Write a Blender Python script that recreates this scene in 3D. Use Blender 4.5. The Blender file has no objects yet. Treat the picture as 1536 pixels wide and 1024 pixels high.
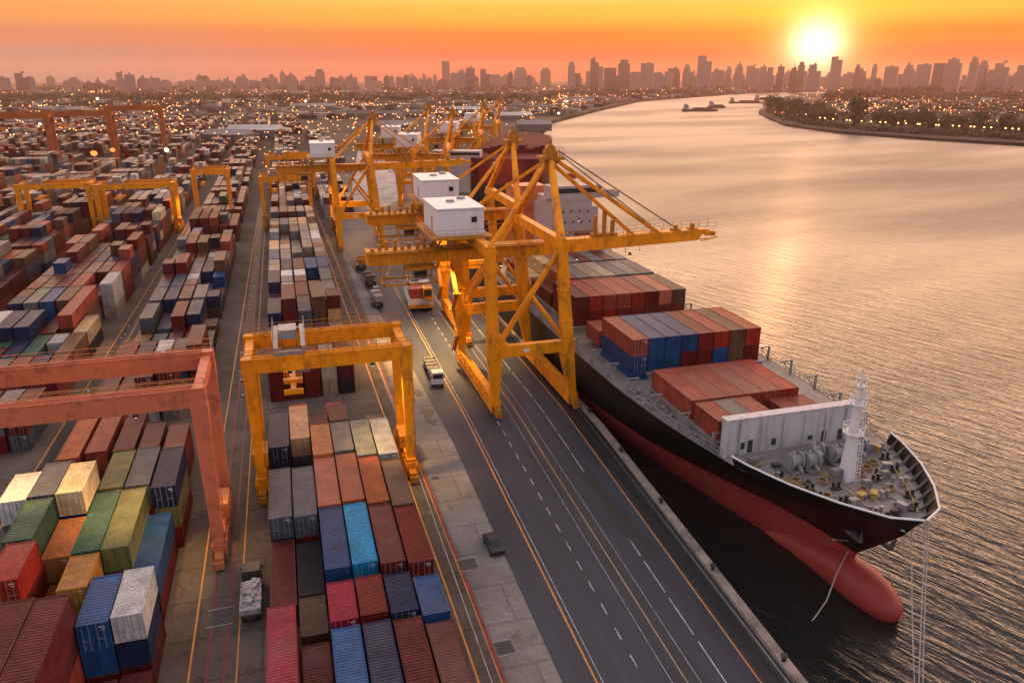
import bpy, math, random
from mathutils import Vector, Quaternion
R = random.Random(7)
scn = bpy.context.scene
COL = scn.collection
rad = math.radians

# ------------------------------------------------------------------ camera
F, YH, VX, HC = 1150.0, 115.0, 412.0, 47.0
PITCH = math.atan((512 - YH) / F)
YAW = math.atan((768 - VX) / math.hypot(F, 512 - YH))
cam_d = bpy.data.cameras.new('camera'); cam = bpy.data.objects.new('camera', cam_d); COL.objects.link(cam)
cam.location = (0, 0, HC); cam.rotation_euler = (math.pi / 2 - PITCH, 0, -YAW)
cam_d.sensor_width = 36; cam_d.lens = 36 * F / 1536; cam_d.clip_end = 20000; cam_d.clip_start = 0.5
scn.camera = cam
_cp, _sp, _cy, _sy = math.cos(PITCH), math.sin(PITCH), math.cos(YAW), math.sin(YAW)
def ray(x, y):
    u = (x - 768) / F; v = (512 - y) / F
    f = _cp + v * _sp; up = -_sp + v * _cp
    return (_sy * f + _cy * u, _cy * f - _sy * u, up)
def gp(x, y, z=0.0):                      # photo pixel -> point at height z
    d = ray(x, y); t = (z - HC) / d[2]; return Vector((d[0] * t, d[1] * t, z))
def atY(x, y, Y):
    d = ray(x, y); t = Y / d[1]; return Vector((d[0] * t, Y, HC + d[2] * t))
def atD(x, y, D):
    d = ray(x, y); t = D / math.hypot(d[0], d[1]); return Vector((d[0] * t, d[1] * t, HC + d[2] * t))
def px(X, Y, Z):
    f = _sy * X + _cy * Y; r = _cy * X - _sy * Y; z = Z - HC
    zc = _cp * f - _sp * z; yc = _sp * f + _cp * z
    if zc <= 1: return (-9999, -9999, zc)
    return (768 + F * r / zc, 512 - F * yc / zc, zc)

# ------------------------------------------------------------------ materials
def nd(nt, t, x=0, y=0, **kw):
    n = nt.nodes.new(t); n.location = (x, y)
    for k, v in kw.items(): setattr(n, k, v)
    return n
MATS = {}
def mat(name, rgb, rough=0.6, metal=0.0, var=0.25, vscale=1.0, dirt=None, dirt_amt=0.0, dscale=0.5, bump=0.0, bscale=8.0, spec=0.5, stretch=(1, 1, 1)):
    m = bpy.data.materials.new(name); m.use_nodes = True; nt = m.node_tree; L = nt.links
    b = nt.nodes['Principled BSDF']; b.inputs['Roughness'].default_value = rough; b.inputs['Metallic'].default_value = metal
    b.inputs['Specular IOR Level'].default_value = spec
    tc = nd(nt, 'ShaderNodeTexCoord'); mp = nd(nt, 'ShaderNodeMapping'); mp.inputs['Scale'].default_value = stretch
    L.new(tc.outputs['Object'], mp.inputs['Vector'])
    n1 = nd(nt, 'ShaderNodeTexNoise'); n1.inputs['Scale'].default_value = vscale; n1.inputs['Detail'].default_value = 5
    L.new(mp.outputs[0], n1.inputs['Vector'])
    mr = nd(nt, 'ShaderNodeMapRange'); mr.inputs[1].default_value = 0.25; mr.inputs[2].default_value = 0.75
    mr.inputs[3].default_value = 1 - var; mr.inputs[4].default_value = 1 + var
    L.new(n1.outputs[0], mr.inputs[0])
    mx = nd(nt, 'ShaderNodeMix', data_type='RGBA', blend_type='MULTIPLY'); mx.inputs[0].default_value = 1
    mx.inputs[6].default_value = (*rgb, 1); L.new(mr.outputs[0], mx.inputs[7])
    out = mx.outputs[2]
    if dirt:
        n2 = nd(nt, 'ShaderNodeTexNoise'); n2.inputs['Scale'].default_value = dscale; n2.inputs['Detail'].default_value = 8; n2.inputs['Roughness'].default_value = .7
        L.new(mp.outputs[0], n2.inputs['Vector'])
        r2 = nd(nt, 'ShaderNodeMapRange'); r2.inputs[1].default_value = 0.5; r2.inputs[2].default_value = 0.72; r2.inputs[3].default_value = 0; r2.inputs[4].default_value = dirt_amt
        L.new(n2.outputs[0], r2.inputs[0])
        m2 = nd(nt, 'ShaderNodeMix', data_type='RGBA'); L.new(r2.outputs[0], m2.inputs[0]); L.new(out, m2.inputs[6]); m2.inputs[7].default_value = (*dirt, 1)
        out = m2.outputs[2]
    L.new(out, b.inputs['Base Color'])
    if bump:
        n3 = nd(nt, 'ShaderNodeTexNoise'); n3.inputs['Scale'].default_value = bscale; n3.inputs['Detail'].default_value = 4
        L.new(mp.outputs[0], n3.inputs['Vector'])
        bp = nd(nt, 'ShaderNodeBump'); bp.inputs['Strength'].default_value = bump; bp.inputs['Distance'].default_value = .1
        L.new(n3.outputs[0], bp.inputs['Height']); L.new(bp.outputs[0], b.inputs['Normal'])
    MATS[name] = m
    return m
def glow(name, rgb, s):
    m = bpy.data.materials.new(name); m.use_nodes = True; b = m.node_tree.nodes['Principled BSDF']
    b.inputs['Base Color'].default_value = (*rgb, 1); b.inputs['Emission Color'].default_value = (*rgb, 1); b.inputs['Emission Strength'].default_value = s
    m.cycles.emission_sampling = 'NONE'
    return m

def paint_mat(name, corr=True):           # container paint: the colour comes from the object, dust and rust over it
    m = bpy.data.materials.new(name); m.use_nodes = True; nt = m.node_tree; L = nt.links; b = nt.nodes['Principled BSDF']
    b.inputs['Roughness'].default_value = .42; b.inputs['Specular IOR Level'].default_value = .11
    oi = nd(nt, 'ShaderNodeObjectInfo'); tc = nd(nt, 'ShaderNodeTexCoord'); ge = nd(nt, 'ShaderNodeNewGeometry')
    ad = nd(nt, 'ShaderNodeVectorMath', operation='MULTIPLY_ADD')
    L.new(oi.outputs['Random'], ad.inputs[0]); ad.inputs[1].default_value = (50, 50, 50); L.new(tc.outputs['Object'], ad.inputs[2])
    n1 = nd(nt, 'ShaderNodeTexNoise'); n1.inputs['Scale'].default_value = .55; n1.inputs['Detail'].default_value = 6; L.new(ad.outputs[0], n1.inputs['Vector'])
    mr = nd(nt, 'ShaderNodeMapRange'); mr.inputs[1].default_value = .3; mr.inputs[2].default_value = .7; mr.inputs[3].default_value = .60; mr.inputs[4].default_value = 1.06
    L.new(n1.outputs[0], mr.inputs[0])
    mu = nd(nt, 'ShaderNodeMix', data_type='RGBA', blend_type='MULTIPLY'); mu.inputs[0].default_value = 1
    L.new(oi.outputs['Color'], mu.inputs[6]); L.new(mr.outputs[0], mu.inputs[7])
    # rust blotches
    n2 = nd(nt, 'ShaderNodeTexNoise'); n2.inputs['Scale'].default_value = 1.6; n2.inputs['Detail'].default_value = 9; n2.inputs['Roughness'].default_value = .75; L.new(ad.outputs[0], n2.inputs['Vector'])
    r2 = nd(nt, 'ShaderNodeMapRange'); r2.inputs[1].default_value = .55; r2.inputs[2].default_value = .72; r2.inputs[4].default_value = .6; L.new(n2.outputs[0], r2.inputs[0])
    m2 = nd(nt, 'ShaderNodeMix', data_type='RGBA'); L.new(r2.outputs[0], m2.inputs[0]); L.new(mu.outputs[2], m2.inputs[6]); m2.inputs[7].default_value = (.075, .04, .025, 1)
    sm = nd(nt, 'ShaderNodeMapping'); sm.inputs['Scale'].default_value = (3.2, 3.2, .35); L.new(ad.outputs[0], sm.inputs[0])
    n4 = nd(nt, 'ShaderNodeTexNoise'); n4.inputs['Scale'].default_value = 1.3; n4.inputs['Detail'].default_value = 5; L.new(sm.outputs[0], n4.inputs['Vector'])
    r5 = nd(nt, 'ShaderNodeMapRange'); r5.inputs[1].default_value = .35; r5.inputs[2].default_value = .72; r5.inputs[3].default_value = 1.18; r5.inputs[4].default_value = .55; L.new(n4.outputs[0], r5.inputs[0])
    m4 = nd(nt, 'ShaderNodeMix', data_type='RGBA', blend_type='MULTIPLY'); m4.inputs[0].default_value = .8; L.new(m2.outputs[2], m4.inputs[6]); L.new(r5.outputs[0], m4.inputs[7]); m2 = m4
    # dust on upward faces
    sx = nd(nt, 'ShaderNodeSeparateXYZ'); L.new(ge.outputs['True Normal'], sx.inputs[0])
    n3 = nd(nt, 'ShaderNodeTexNoise'); n3.inputs['Scale'].default_value = .25; n3.inputs['Detail'].default_value = 7; L.new(ad.outputs[0], n3.inputs['Vector'])
    r3 = nd(nt, 'ShaderNodeMapRange'); r3.inputs[1].default_value = .35; r3.inputs[2].default_value = .7; r3.inputs[3].default_value = .1; r3.inputs[4].default_value = .4; L.new(n3.outputs[0], r3.inputs[0])
    mm = nd(nt, 'ShaderNodeMath', operation='MULTIPLY', use_clamp=True); L.new(sx.outputs['Z'], mm.inputs[0])
    pw = nd(nt, 'ShaderNodeMath', operation='POWER'); L.new(oi.outputs['Random'], pw.inputs[0]); pw.inputs[1].default_value = 3.0
    pm = nd(nt, 'ShaderNodeMath', operation='MULTIPLY'); L.new(pw.outputs[0], pm.inputs[0]); L.new(r3.outputs[0], pm.inputs[1]); L.new(pm.outputs[0], mm.inputs[1])
    m3 = nd(nt, 'ShaderNodeMix', data_type='RGBA'); L.new(mm.outputs[0], m3.inputs[0]); L.new(m2.outputs[2], m3.inputs[6]); m3.inputs[7].default_value = (.2, .17, .15, 1)
    L.new(m3.outputs[2], b.inputs['Base Color'])
    rr = nd(nt, 'ShaderNodeMapRange'); rr.inputs[3].default_value = .36; rr.inputs[4].default_value = .58; L.new(n2.outputs[0], rr.inputs[0]); L.new(rr.outputs[0], b.inputs['Roughness'])
    if corr:
        so = nd(nt, 'ShaderNodeSeparateXYZ'); L.new(tc.outputs['Object'], so.inputs[0])
        ab = nd(nt, 'ShaderNodeMath', operation='ABSOLUTE'); L.new(sx.outputs['Y'], ab.inputs[0])
        mi = nd(nt, 'ShaderNodeMix', data_type='FLOAT'); L.new(ab.outputs[0], mi.inputs[0]); L.new(so.outputs['Y'], mi.inputs[2]); L.new(so.outputs['X'], mi.inputs[3])
        ml = nd(nt, 'ShaderNodeMath', operation='MULTIPLY'); L.new(mi.outputs[0], ml.inputs[0]); ml.inputs[1].default_value = 20.0
        si = nd(nt, 'ShaderNodeMath', operation='SINE'); L.new(ml.outputs[0], si.inputs[0])
        bp = nd(nt, 'ShaderNodeBump'); bp.inputs['Strength'].default_value = .6; bp.inputs['Distance'].default_value = .03
        L.new(si.outputs[0], bp.inputs['Height']); L.new(bp.outputs[0], b.inputs['Normal'])
    return m

M_PAINT = paint_mat('container_paint'); M_FLAT = paint_mat('container_frame_paint', False)
M_YEL = mat('crane_yellow', (.88, .30, .005), .5, spec=.22, var=.18, vscale=.35, dirt=(.13, .05, .02), dirt_amt=.85, dscale=.75, stretch=(1, 1, .45))
M_YEL2 = mat('crane_yellow_fittings', (.50, .19, .015), .6, spec=.2, var=.3, dirt=(.06, .035, .02), dirt_amt=.7, dscale=1.2)
M_RED = mat('crane_red', (.60, .165, .08), .5, spec=.25, var=.15, vscale=.35, dirt=(.14, .055, .03), dirt_amt=.85, dscale=.7, stretch=(.7, 1, .6))
M_RED2 = mat('crane_red_fittings', (.50, .17, .05), .55, var=.25)
M_DARK = mat('dark_steel', (.035, .032, .03), .55, var=.4)
M_GREY = mat('grey_steel', (.26, .25, .25), .5, var=.2, dirt=(.1, .07, .05), dirt_amt=.5, dscale=.6)
M_WHITE = mat('white_paint', (.74, .73, .73), .5, var=.07, vscale=.3, dirt=(.35, .28, .22), dirt_amt=.4, dscale=.3, stretch=(1, 1, .25))
M_GLASS = mat('dark_glass', (.015, .02, .025), .12, var=.1)
M_ROPE = mat('mooring_rope', (.42, .38, .33), .8, var=.2)
M_RUBBER = mat('black_rubber', (.02, .02, .02), .8, var=.3)
M_LAMP = glow('lamp_glow', (1.0, .68, .34), 18)
M_LENS = glow('floodlight_glow', (1.0, .66, .3), 5)
M_LAMPR = glow('red_lamp_glow', (1.0, .16, .03), 3)

# ------------------------------------------------------------------ mesh helper
class MB:
    def __init__(s): s.V = []; s.F = []; s.M = []
    def add(s, vs, fs, mi=0):
        o = len(s.V); s.V += [tuple(v) for v in vs]; s.F += [tuple(i + o for i in f) for f in fs]; s.M += [mi] * len(fs); return s
    BF = [(0, 3, 2, 1), (4, 5, 6, 7), (0, 1, 5, 4), (1, 2, 6, 5), (2, 3, 7, 6), (3, 0, 4, 7)]
    def box(s, x0, x1, y0, y1, z0, z1, mi=0):
        s.add([(x0, y0, z0), (x1, y0, z0), (x1, y1, z0), (x0, y1, z0), (x0, y0, z1), (x1, y0, z1), (x1, y1, z1), (x0, y1, z1)], MB.BF, mi); return s
    def rbox(s, cx, cy, z0, z1, sx, sy, a, mi=0, tx=1.0):
        c, n = math.cos(a), math.sin(a); vs = []
        for z, k in ((z0, 1), (z1, tx)):
            for dx, dy in ((-1, -1), (1, -1), (1, 1), (-1, 1)):
                u, v = dx * sx / 2 * k, dy * sy / 2 * k; vs.append((cx + u * c - v * n, cy + u * n + v * c, z))
        s.add(vs, MB.BF, mi); return s
    def bar(s, p, q, w, h=None, w2=None, h2=None, up=(0, 0, 1), mi=0):      # box beam from p to q, may taper
        p, q = Vector(p), Vector(q); h = h or w; w2 = w2 or w; h2 = h2 or h
        d = (q - p).normalized(); u = Vector(up)
        if abs(d.dot(u)) > .98: u = Vector((0, 1, 0))
        a = d.cross(u).normalized(); b = a.cross(d).normalized(); vs = []
        for c, W, H in ((p, w, h), (q, w2, h2)):
            for i, j in ((-1, -1), (1, -1), (1, 1), (-1, 1)): vs.append(c + a * (i * W / 2) + b * (j * H / 2))
        s.add(vs, [(0, 1, 2, 3), (7, 6, 5, 4), (4, 5, 1, 0), (5, 6, 2, 1), (6, 7, 3, 2), (7, 4, 0, 3)], mi); return s
    def tube(s, p, q, r, r2=None, n=8, mi=0):
        p, q = Vector(p), Vector(q); r2 = r if r2 is None else r2; d = (q - p).normalized(); u = Vector((0, 0, 1)) if abs(d.z) < .9 else Vector((1, 0, 0))
        a = d.cross(u).normalized(); b = a.cross(d); vs = []
        for c, rr in ((p, r), (q, r2)):
            for k in range(n): t = 2 * math.pi * k / n; vs.append(c + a * (math.cos(t) * rr) + b * (math.sin(t) * rr))
        s.add(vs, [(k, (k + 1) % n, n + (k + 1) % n, n + k) for k in range(n)] + [tuple(range(n - 1, -1, -1)), tuple(range(n, 2 * n))], mi); return s
    def path(s, pts, r, n=6, mi=0):
        pts = [Vector(p) for p in pts]; vs = []; m = len(pts)
        for i, p in enumerate(pts):
            d = (pts[min(i + 1, m - 1)] - pts[max(i - 1, 0)]).normalized(); u = Vector((0, 0, 1)) if abs(d.z) < .95 else Vector((1, 0, 0))
            a = d.cross(u).normalized(); b = a.cross(d)
            for k in range(n): t = 2 * math.pi * k / n; vs.append(p + a * (math.cos(t) * r) + b * (math.sin(t) * r))
        fs = [(i * n + k, i * n + (k + 1) % n, (i + 1) * n + (k + 1) % n, (i + 1) * n + k) for i in range(m - 1) for k in range(n)]
        fs += [tuple(range(n - 1, -1, -1)), tuple(range((m - 1) * n, m * n))]
        s.add(vs, fs, mi); return s
    def prism(s, poly, z0, z1, mi=0):
        n = len(poly); vs = [(x, y, z0) for x, y in poly] + [(x, y, z1) for x, y in poly]
        s.add(vs, [tuple(range(n - 1, -1, -1)), tuple(range(n, 2 * n))] + [(k, (k + 1) % n, n + (k + 1) % n, n + k) for k in range(n)], mi); return s
    def sheet(s, poly, z, mi=0): s.add([(x, y, z) for x, y in poly], [tuple(range(len(poly)))], mi); return s
    def oct(s, c, r, rz=None, mi=0):
        x, y, z = c; rz = rz or r
        s.add([(x + r, y, z), (x, y + r, z), (x - r, y, z), (x, y - r, z), (x, y, z + rz), (x, y, z - rz)],
              [(0, 1, 4), (1, 2, 4), (2, 3, 4), (3, 0, 4), (1, 0, 5), (2, 1, 5), (3, 2, 5), (0, 3, 5)], mi); return s
    def ball(s, c, rx, ry, rz, n=10, m=6, mi=0):
        vs = [(c[0], c[1], c[2] - rz)]
        for i in range(1, m):
            t = math.pi * i / m
            for k in range(n): a = 2 * math.pi * k / n; vs.append((c[0] + rx * math.sin(t) * math.cos(a), c[1] + ry * math.sin(t) * math.sin(a), c[2] - rz * math.cos(t)))
        vs.append((c[0], c[1], c[2] + rz)); fs = [(0, 1 + (k + 1) % n, 1 + k) for k in range(n)]
        for i in range(m - 2):
            for k in range(n): a = 1 + i * n; fs.append((a + k, a + (k + 1) % n, a + n + (k + 1) % n, a + n + k))
        a = 1 + (m - 2) * n; fs += [(a + k, a + (k + 1) % n, len(vs) - 1) for k in range(n)]
        s.add(vs, fs, mi); return s
    def mesh(s, name, mats, smooth=False):
        me = bpy.data.meshes.new(name); me.from_pydata(s.V, [], s.F)
        for m in (mats if isinstance(mats, (list, tuple)) else [mats]): me.materials.append(m)
        if any(s.M): me.polygons.foreach_set('material_index', s.M)
        if smooth: me.polygons.foreach_set('use_smooth', [True] * len(me.polygons))
        me.update(); return me
    def build(s, name, mats, parent=None, smooth=False, kind=None):
        o = bpy.data.objects.new(name, s.mesh(name, mats, smooth)); COL.objects.link(o)
        if parent: o.parent = parent
        if kind: o['kind'] = kind
        return o
def empty(name, loc=(0, 0, 0), rz=0.0):
    o = bpy.data.objects.new(name, None); COL.objects.link(o); o.location = loc; o.rotation_euler = (0, 0, rz); o.empty_display_size = .5; return o
def tag(o, label, cat, group=None):
    o['label'] = label; o['category'] = cat
    if group: o['group'] = group
    return o
def copy_tree(o, parent=None, skip=()):
    c = o.copy(); COL.objects.link(c); c.parent = parent
    for ch in o.children:
        if ch.name.split('.')[0] not in skip: copy_tree(ch, c, skip)
    return c
ORD = 'first second third fourth fifth sixth seventh eighth ninth tenth eleventh twelfth thirteenth fourteenth fifteenth sixteenth seventeenth eighteenth nineteenth twentieth'.split()
ORD += ['twenty-' + w for w in ORD[:9]] + ['thirtieth'] + ['thirty-' + w for w in ORD[:9]]

# ------------------------------------------------------------------ setting: ground, water
QUAY = [(35.4, -80), (35.6, 20), (36.4, 42), (37.9, 66), (39.5, 92), (40.0, 190), (54, 250)]
SHORE = QUAY + [(235.8, 702), (302, 864), (452, 1111), (742, 1566), (1485, 2289), (2210, 2488), (7000, 3200)]
def ground_mat(name, dark):
    m = bpy.data.materials.new(name); m.use_nodes = True; nt = m.node_tree; L = nt.links; b = nt.nodes['Principled BSDF']
    g = nd(nt, 'ShaderNodeNewGeometry')
    def noise(s, d=6, r=.6):
        n = nd(nt, 'ShaderNodeTexNoise'); n.inputs['Scale'].default_value = s; n.inputs['Detail'].default_value = d; n.inputs['Roughness'].default_value = r; L.new(g.outputs['Position'], n.inputs['Vector']); return n
    def ramp(src, *st):
        r = nd(nt, 'ShaderNodeValToRGB'); e = r.color_ramp.elements
        while len(e) < len(st): e.new(.5)
        for k, (p, c) in enumerate(st): e[k].position = p; e[k].color = (*c, 1)
        L.new(src, r.inputs[0]); return r.outputs[0]
    def mix(f, a, c, bt='MIX'):
        x = nd(nt, 'ShaderNodeMix', data_type='RGBA', blend_type=bt)
        for s, k in ((f, 0), (a, 6), (c, 7)):
            if hasattr(s, 'links'): L.new(s, x.inputs[k])
            else: x.inputs[k].default_value = s if k == 0 else (*s, 1)
        return x.outputs[2]
    near = ramp(noise(.12, 8).outputs[0], (.3, (.17, .15, .135)), (.5, (.25, .222, .2)), (.72, (.33, .295, .27)))
    st = noise(.35, 9, .75)
    near = mix(ramp(st.outputs[0], (.55, (0, 0, 0)), (.7, (.75, .75, .75))), near, (.06, .052, .046))
    fine = noise(2.2, 6, .8)
    near = mix(1.0, near, ramp(fine.outputs[0], (.3, (.75, .75, .75)), (.7, (1.2, 1.2, 1.2))), 'MULTIPLY')
    br = nd(nt, 'ShaderNodeTexBrick'); br.inputs['Scale'].default_value = .045; br.inputs['Mortar Size'].default_value = .006
    br.inputs['Color1'].default_value = (1, 1, 1, 1); br.inputs['Color2'].default_value = (.95, .94, .93, 1); br.inputs['Mortar'].default_value = (.72, .72, .72, 1)
    L.new(g.outputs['Position'], br.inputs['Vector']); near = mix(1.0, near, br.outputs[0], 'MULTIPLY')
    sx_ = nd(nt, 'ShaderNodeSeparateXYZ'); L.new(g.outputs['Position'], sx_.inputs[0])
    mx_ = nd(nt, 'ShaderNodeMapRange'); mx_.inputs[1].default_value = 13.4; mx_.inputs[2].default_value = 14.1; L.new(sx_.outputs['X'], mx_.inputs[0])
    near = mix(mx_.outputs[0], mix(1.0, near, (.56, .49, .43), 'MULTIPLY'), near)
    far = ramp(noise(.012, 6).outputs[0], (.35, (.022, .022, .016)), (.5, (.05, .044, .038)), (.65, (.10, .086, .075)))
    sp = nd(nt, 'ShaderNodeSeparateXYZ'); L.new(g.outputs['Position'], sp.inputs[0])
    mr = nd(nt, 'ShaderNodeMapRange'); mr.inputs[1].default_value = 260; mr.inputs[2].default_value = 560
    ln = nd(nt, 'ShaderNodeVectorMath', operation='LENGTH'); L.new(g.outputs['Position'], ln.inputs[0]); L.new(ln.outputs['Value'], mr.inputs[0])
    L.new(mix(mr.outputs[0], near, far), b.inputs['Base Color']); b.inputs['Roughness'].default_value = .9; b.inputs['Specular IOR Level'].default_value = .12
    bp = nd(nt, 'ShaderNodeBump'); bp.inputs['Strength'].default_value = .25; bp.inputs['Distance'].default_value = .05; L.new(fine.outputs[0], bp.inputs['Height']); L.new(bp.outputs[0], b.inputs['Normal'])
    return m
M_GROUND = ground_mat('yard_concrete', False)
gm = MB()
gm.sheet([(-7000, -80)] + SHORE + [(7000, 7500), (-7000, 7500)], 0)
PEN = [(652, 985), (590, 870), (524, 740), (503, 630), (521, 545), (548, 472), (640, 330), (900, 120), (7000, -400), (7000, 2600), (2300, 2300), (1500, 2060), (1180, 1700), (930, 1400), (790, 1180), (700, 1060)]
gm.sheet(PEN[::-1], -1.2)
for poly, zt in ((SHORE, 0.0), (PEN, -1.2)):
    for (a, c) in zip(poly, poly[1:] + ([poly[0]] if poly is PEN else [])):
        if poly is SHORE and c[1] <= 251: continue
        gm.add([(*a, zt), (*a, -6), (*c, -6), (*c, zt)], [(0, 1, 2, 3)])
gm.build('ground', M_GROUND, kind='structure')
M_QW = mat('quay_wall_concrete', (.3, .24, .2), .8, var=.35, vscale=.5, dirt=(.04, .035, .03), dirt_amt=.8, dscale=.4, bump=.4, bscale=2)
q = MB()
for (a, c) in zip(QUAY, QUAY[1:]):
    q.prism([(a[0] - .02, a[1]), (c[0] - .02, c[1]), (c[0] + .9, c[1]), (a[0] + .9, a[1])], -6.5, .28)
q.build('quay_edge', M_QW, kind='structure')

def water_mat():
    m = bpy.data.materials.new('river_water'); m.use_nodes = True; nt = m.node_tree; L = nt.links; b = nt.nodes['Principled BSDF']
    b.inputs['Base Color'].default_value = (.016, .016, .015, 1); b.inputs['Roughness'].default_value = .13; b.inputs['IOR'].default_value = 1.34
    g = nd(nt, 'ShaderNodeNewGeometry')
    def noise(sc, rot, st, d=3, r=.55, dist=.4):
        mp = nd(nt, 'ShaderNodeMapping', vector_type='TEXTURE'); mp.inputs['Rotation'].default_value = (0, 0, rad(rot)); mp.inputs['Scale'].default_value = st; L.new(g.outputs['Position'], mp.inputs[0])
        n = nd(nt, 'ShaderNodeTexNoise'); n.inputs['Scale'].default_value = sc; n.inputs['Detail'].default_value = d; n.inputs['Roughness'].default_value = r; n.inputs['Distortion'].default_value = dist; L.new(mp.outputs[0], n.inputs['Vector']); return n
    n1 = noise(.62, -66, (5.5, 1, 1), 4); n2 = noise(1.9, -60, (3.5, 1, 1), 3); n3 = noise(.012, 10, (3.5, 1, 1), 4)
    a = nd(nt, 'ShaderNodeMath', operation='MULTIPLY_ADD'); L.new(n2.outputs[0], a.inputs[0]); a.inputs[1].default_value = .28; L.new(n1.outputs[0], a.inputs[2])
    mr = nd(nt, 'ShaderNodeMapRange'); mr.inputs[1].default_value = .42; mr.inputs[2].default_value = .62; mr.inputs[3].default_value = .55; mr.inputs[4].default_value = 1.0; L.new(n3.outputs[0], mr.inputs[0])
    bp = nd(nt, 'ShaderNodeBump'); bp.inputs['Distance'].default_value = .5; L.new(mr.outputs[0], bp.inputs['Strength']); L.new(a.outputs[0], bp.inputs['Height']); L.new(bp.outputs[0], b.inputs['Normal'])
    r2 = nd(nt, 'ShaderNodeMapRange'); r2.inputs[1].default_value = .4; r2.inputs[2].default_value = .65; r2.inputs[3].default_value = .1; r2.inputs[4].default_value = .2; L.new(n3.outputs[0], r2.inputs[0])
    ln = nd(nt, 'ShaderNodeVectorMath', operation='LENGTH'); L.new(g.outputs['Position'], ln.inputs[0])
    r4 = nd(nt, 'ShaderNodeMapRange'); r4.inputs[1].default_value = 90; r4.inputs[2].default_value = 330; r4.inputs[3].default_value = 0; r4.inputs[4].default_value = .30; L.new(ln.outputs['Value'], r4.inputs[0])
    ra = nd(nt, 'ShaderNodeMath', operation='ADD'); L.new(r2.outputs[0], ra.inputs[0]); L.new(r4.outputs[0], ra.inputs[1]); L.new(ra.outputs[0], b.inputs['Roughness'])
    return m
MB().sheet([(-1500, -400), (8000, -400), (8000, 7800), (-1500, 7800)], -3.5).build('water', water_mat(), kind='structure')

# road and quay apron
M_ASPH = mat('asphalt', (.030, .035, .050), .6, spec=.4, var=.42, vscale=.55, dirt=(.026, .026, .028), dirt_amt=.8, dscale=.32, bump=.2, bscale=3, stretch=(1, .06, 1))
M_ASPH2 = mat('worn_asphalt', (.020, .020, .022), .6, spec=.2, var=.5, vscale=.6, dirt=(.075, .068, .065), dirt_amt=.7, dscale=.7, bump=.3, bscale=2, stretch=(2.2, .06, 1))
M_WLINE = mat('white_marking', (.46, .45, .43), .7, var=.45, vscale=.8, dirt=(.08, .08, .08), dirt_amt=.9, dscale=.9)
M_OLINE = mat('orange_marking', (.62, .24, .03), .6, var=.25, vscale=.8, dirt=(.15, .09, .05), dirt_amt=.5, dscale=.5)
M_RLINE = mat('red_kerb_paint', (.22, .028, .03), .7, var=.35, vscale=.8, dirt=(.1, .06, .05), dirt_amt=.6, dscale=.6)
M_RAIL = mat('rail_slot', (.018, .016, .015), .5, var=.5, vscale=1.2, stretch=(1, .1, 1))
M_RAILT = mat('worn_rail_steel', (.3, .27, .25), .35, metal=.7, var=.3)
def fan(xa, xb, tail=None):
    k = (xb - xa) / 55.0
    return [(xa - k * 75, -30), (xa, 45), (xb, 100)] + (tail or [(xb + .3, 190), (xb + 14, 250)])
def lerp_line(pts, Y):
    for (a, c) in zip(pts, pts[1:]):
        if a[1] <= Y <= c[1]: t = (Y - a[1]) / (c[1] - a[1]); return a[0] + (c[0] - a[0]) * t
    return pts[-1][0] if Y > pts[-1][1] else pts[0][0]
def strip(mb, pts, w, z, y0=-30, y1=250, dash=None, jit=0):
    ys = []
    if dash:
        y = y0
        while y < y1: ys.append((y, min(y + dash[0], y1))); y += dash[0] + dash[1]
    else:
        k = sorted({y0, y1} | {p[1] for p in pts if y0 < p[1] < y1}); ys = list(zip(k, k[1:]))
    for a, c in ys:
        xa, xc = lerp_line(pts, a), lerp_line(pts, c)
        mb.add([(xa - w / 2, a, z), (xa + w / 2, a, z), (xc + w / 2, c, z), (xc - w / 2, c, z)], [(0, 1, 2, 3)])
L_ASPH = [(17.0, -30), (18.1, 45), (18.8, 100), (15.5, 185), (12.1, 272), (12, 330)]
L_OR, L_DASH, L_RAIL = fan(20.8, 22.2), fan(24.7, 26.4), fan(28.0, 29.9)
L_D2, L_OR2, L_QE = fan(31.1, 33.8), fan(33.9, 36.9), [(p[0], p[1]) for p in QUAY]
ys = [-30, 20, 42, 66, 92, 120, 185, 250]
rd = MB()
for a, c in zip(ys, ys[1:]):
    rd.add([(lerp_line(L_ASPH, a), a, .004), (lerp_line(L_QE, a) - .1, a, .004), (lerp_line(L_QE, c) - .1, c, .004), (lerp_line(L_ASPH, c), c, .004)], [(0, 1, 2, 3)])
rd.build('quay_road', M_ASPH, kind='structure')
wd = MB()
for a, c in zip(ys, ys[1:]):
    wd.add([(lerp_line(L_OR2, a) + .25, a, .008), (lerp_line(L_QE, a) - .15, a, .008), (lerp_line(L_QE, c) - .15, c, .008), (lerp_line(L_OR2, c) + .25, c, .008)], [(0, 1, 2, 3)])
wd.build('quay_apron', M_ASPH2, kind='structure')
b = MB(); strip(b, L_OR, .17, .012); strip(b, L_OR2, .12, .013); b.build('orange_lane_line', M_OLINE, kind='structure')
b = MB(); strip(b, [(x + .5, y) for x, y in L_OR], .07, .012); strip(b, L_DASH, .11, .012, dash=(1.6, 1.9)); strip(b, L_D2, .11, .012, dash=(5.2, .9))
strip(b, [(x - 1.2, y) for x, y in L_RAIL], .05, .012); strip(b, [(x + 1.1, y) for x, y in L_RAIL], .05, .012)
strip(b, [(12.4, -30), (12.7, 100), (11.2, 260)], .08, .012, y1=260); b.build('white_lane_line', M_WLINE, kind='structure')
b = MB(); strip(b, L_RAIL, 1.15, .009); strip(b, [(x + 2.2, y) for x, y in L_OR2], .5, .010); b.build('crane_rail_slot', M_RAIL, kind='structure')
b = MB(); strip(b, L_RAIL, .12, .02); strip(b, [(x + 2.2, y) for x, y in L_OR2], .1, .02)
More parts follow.
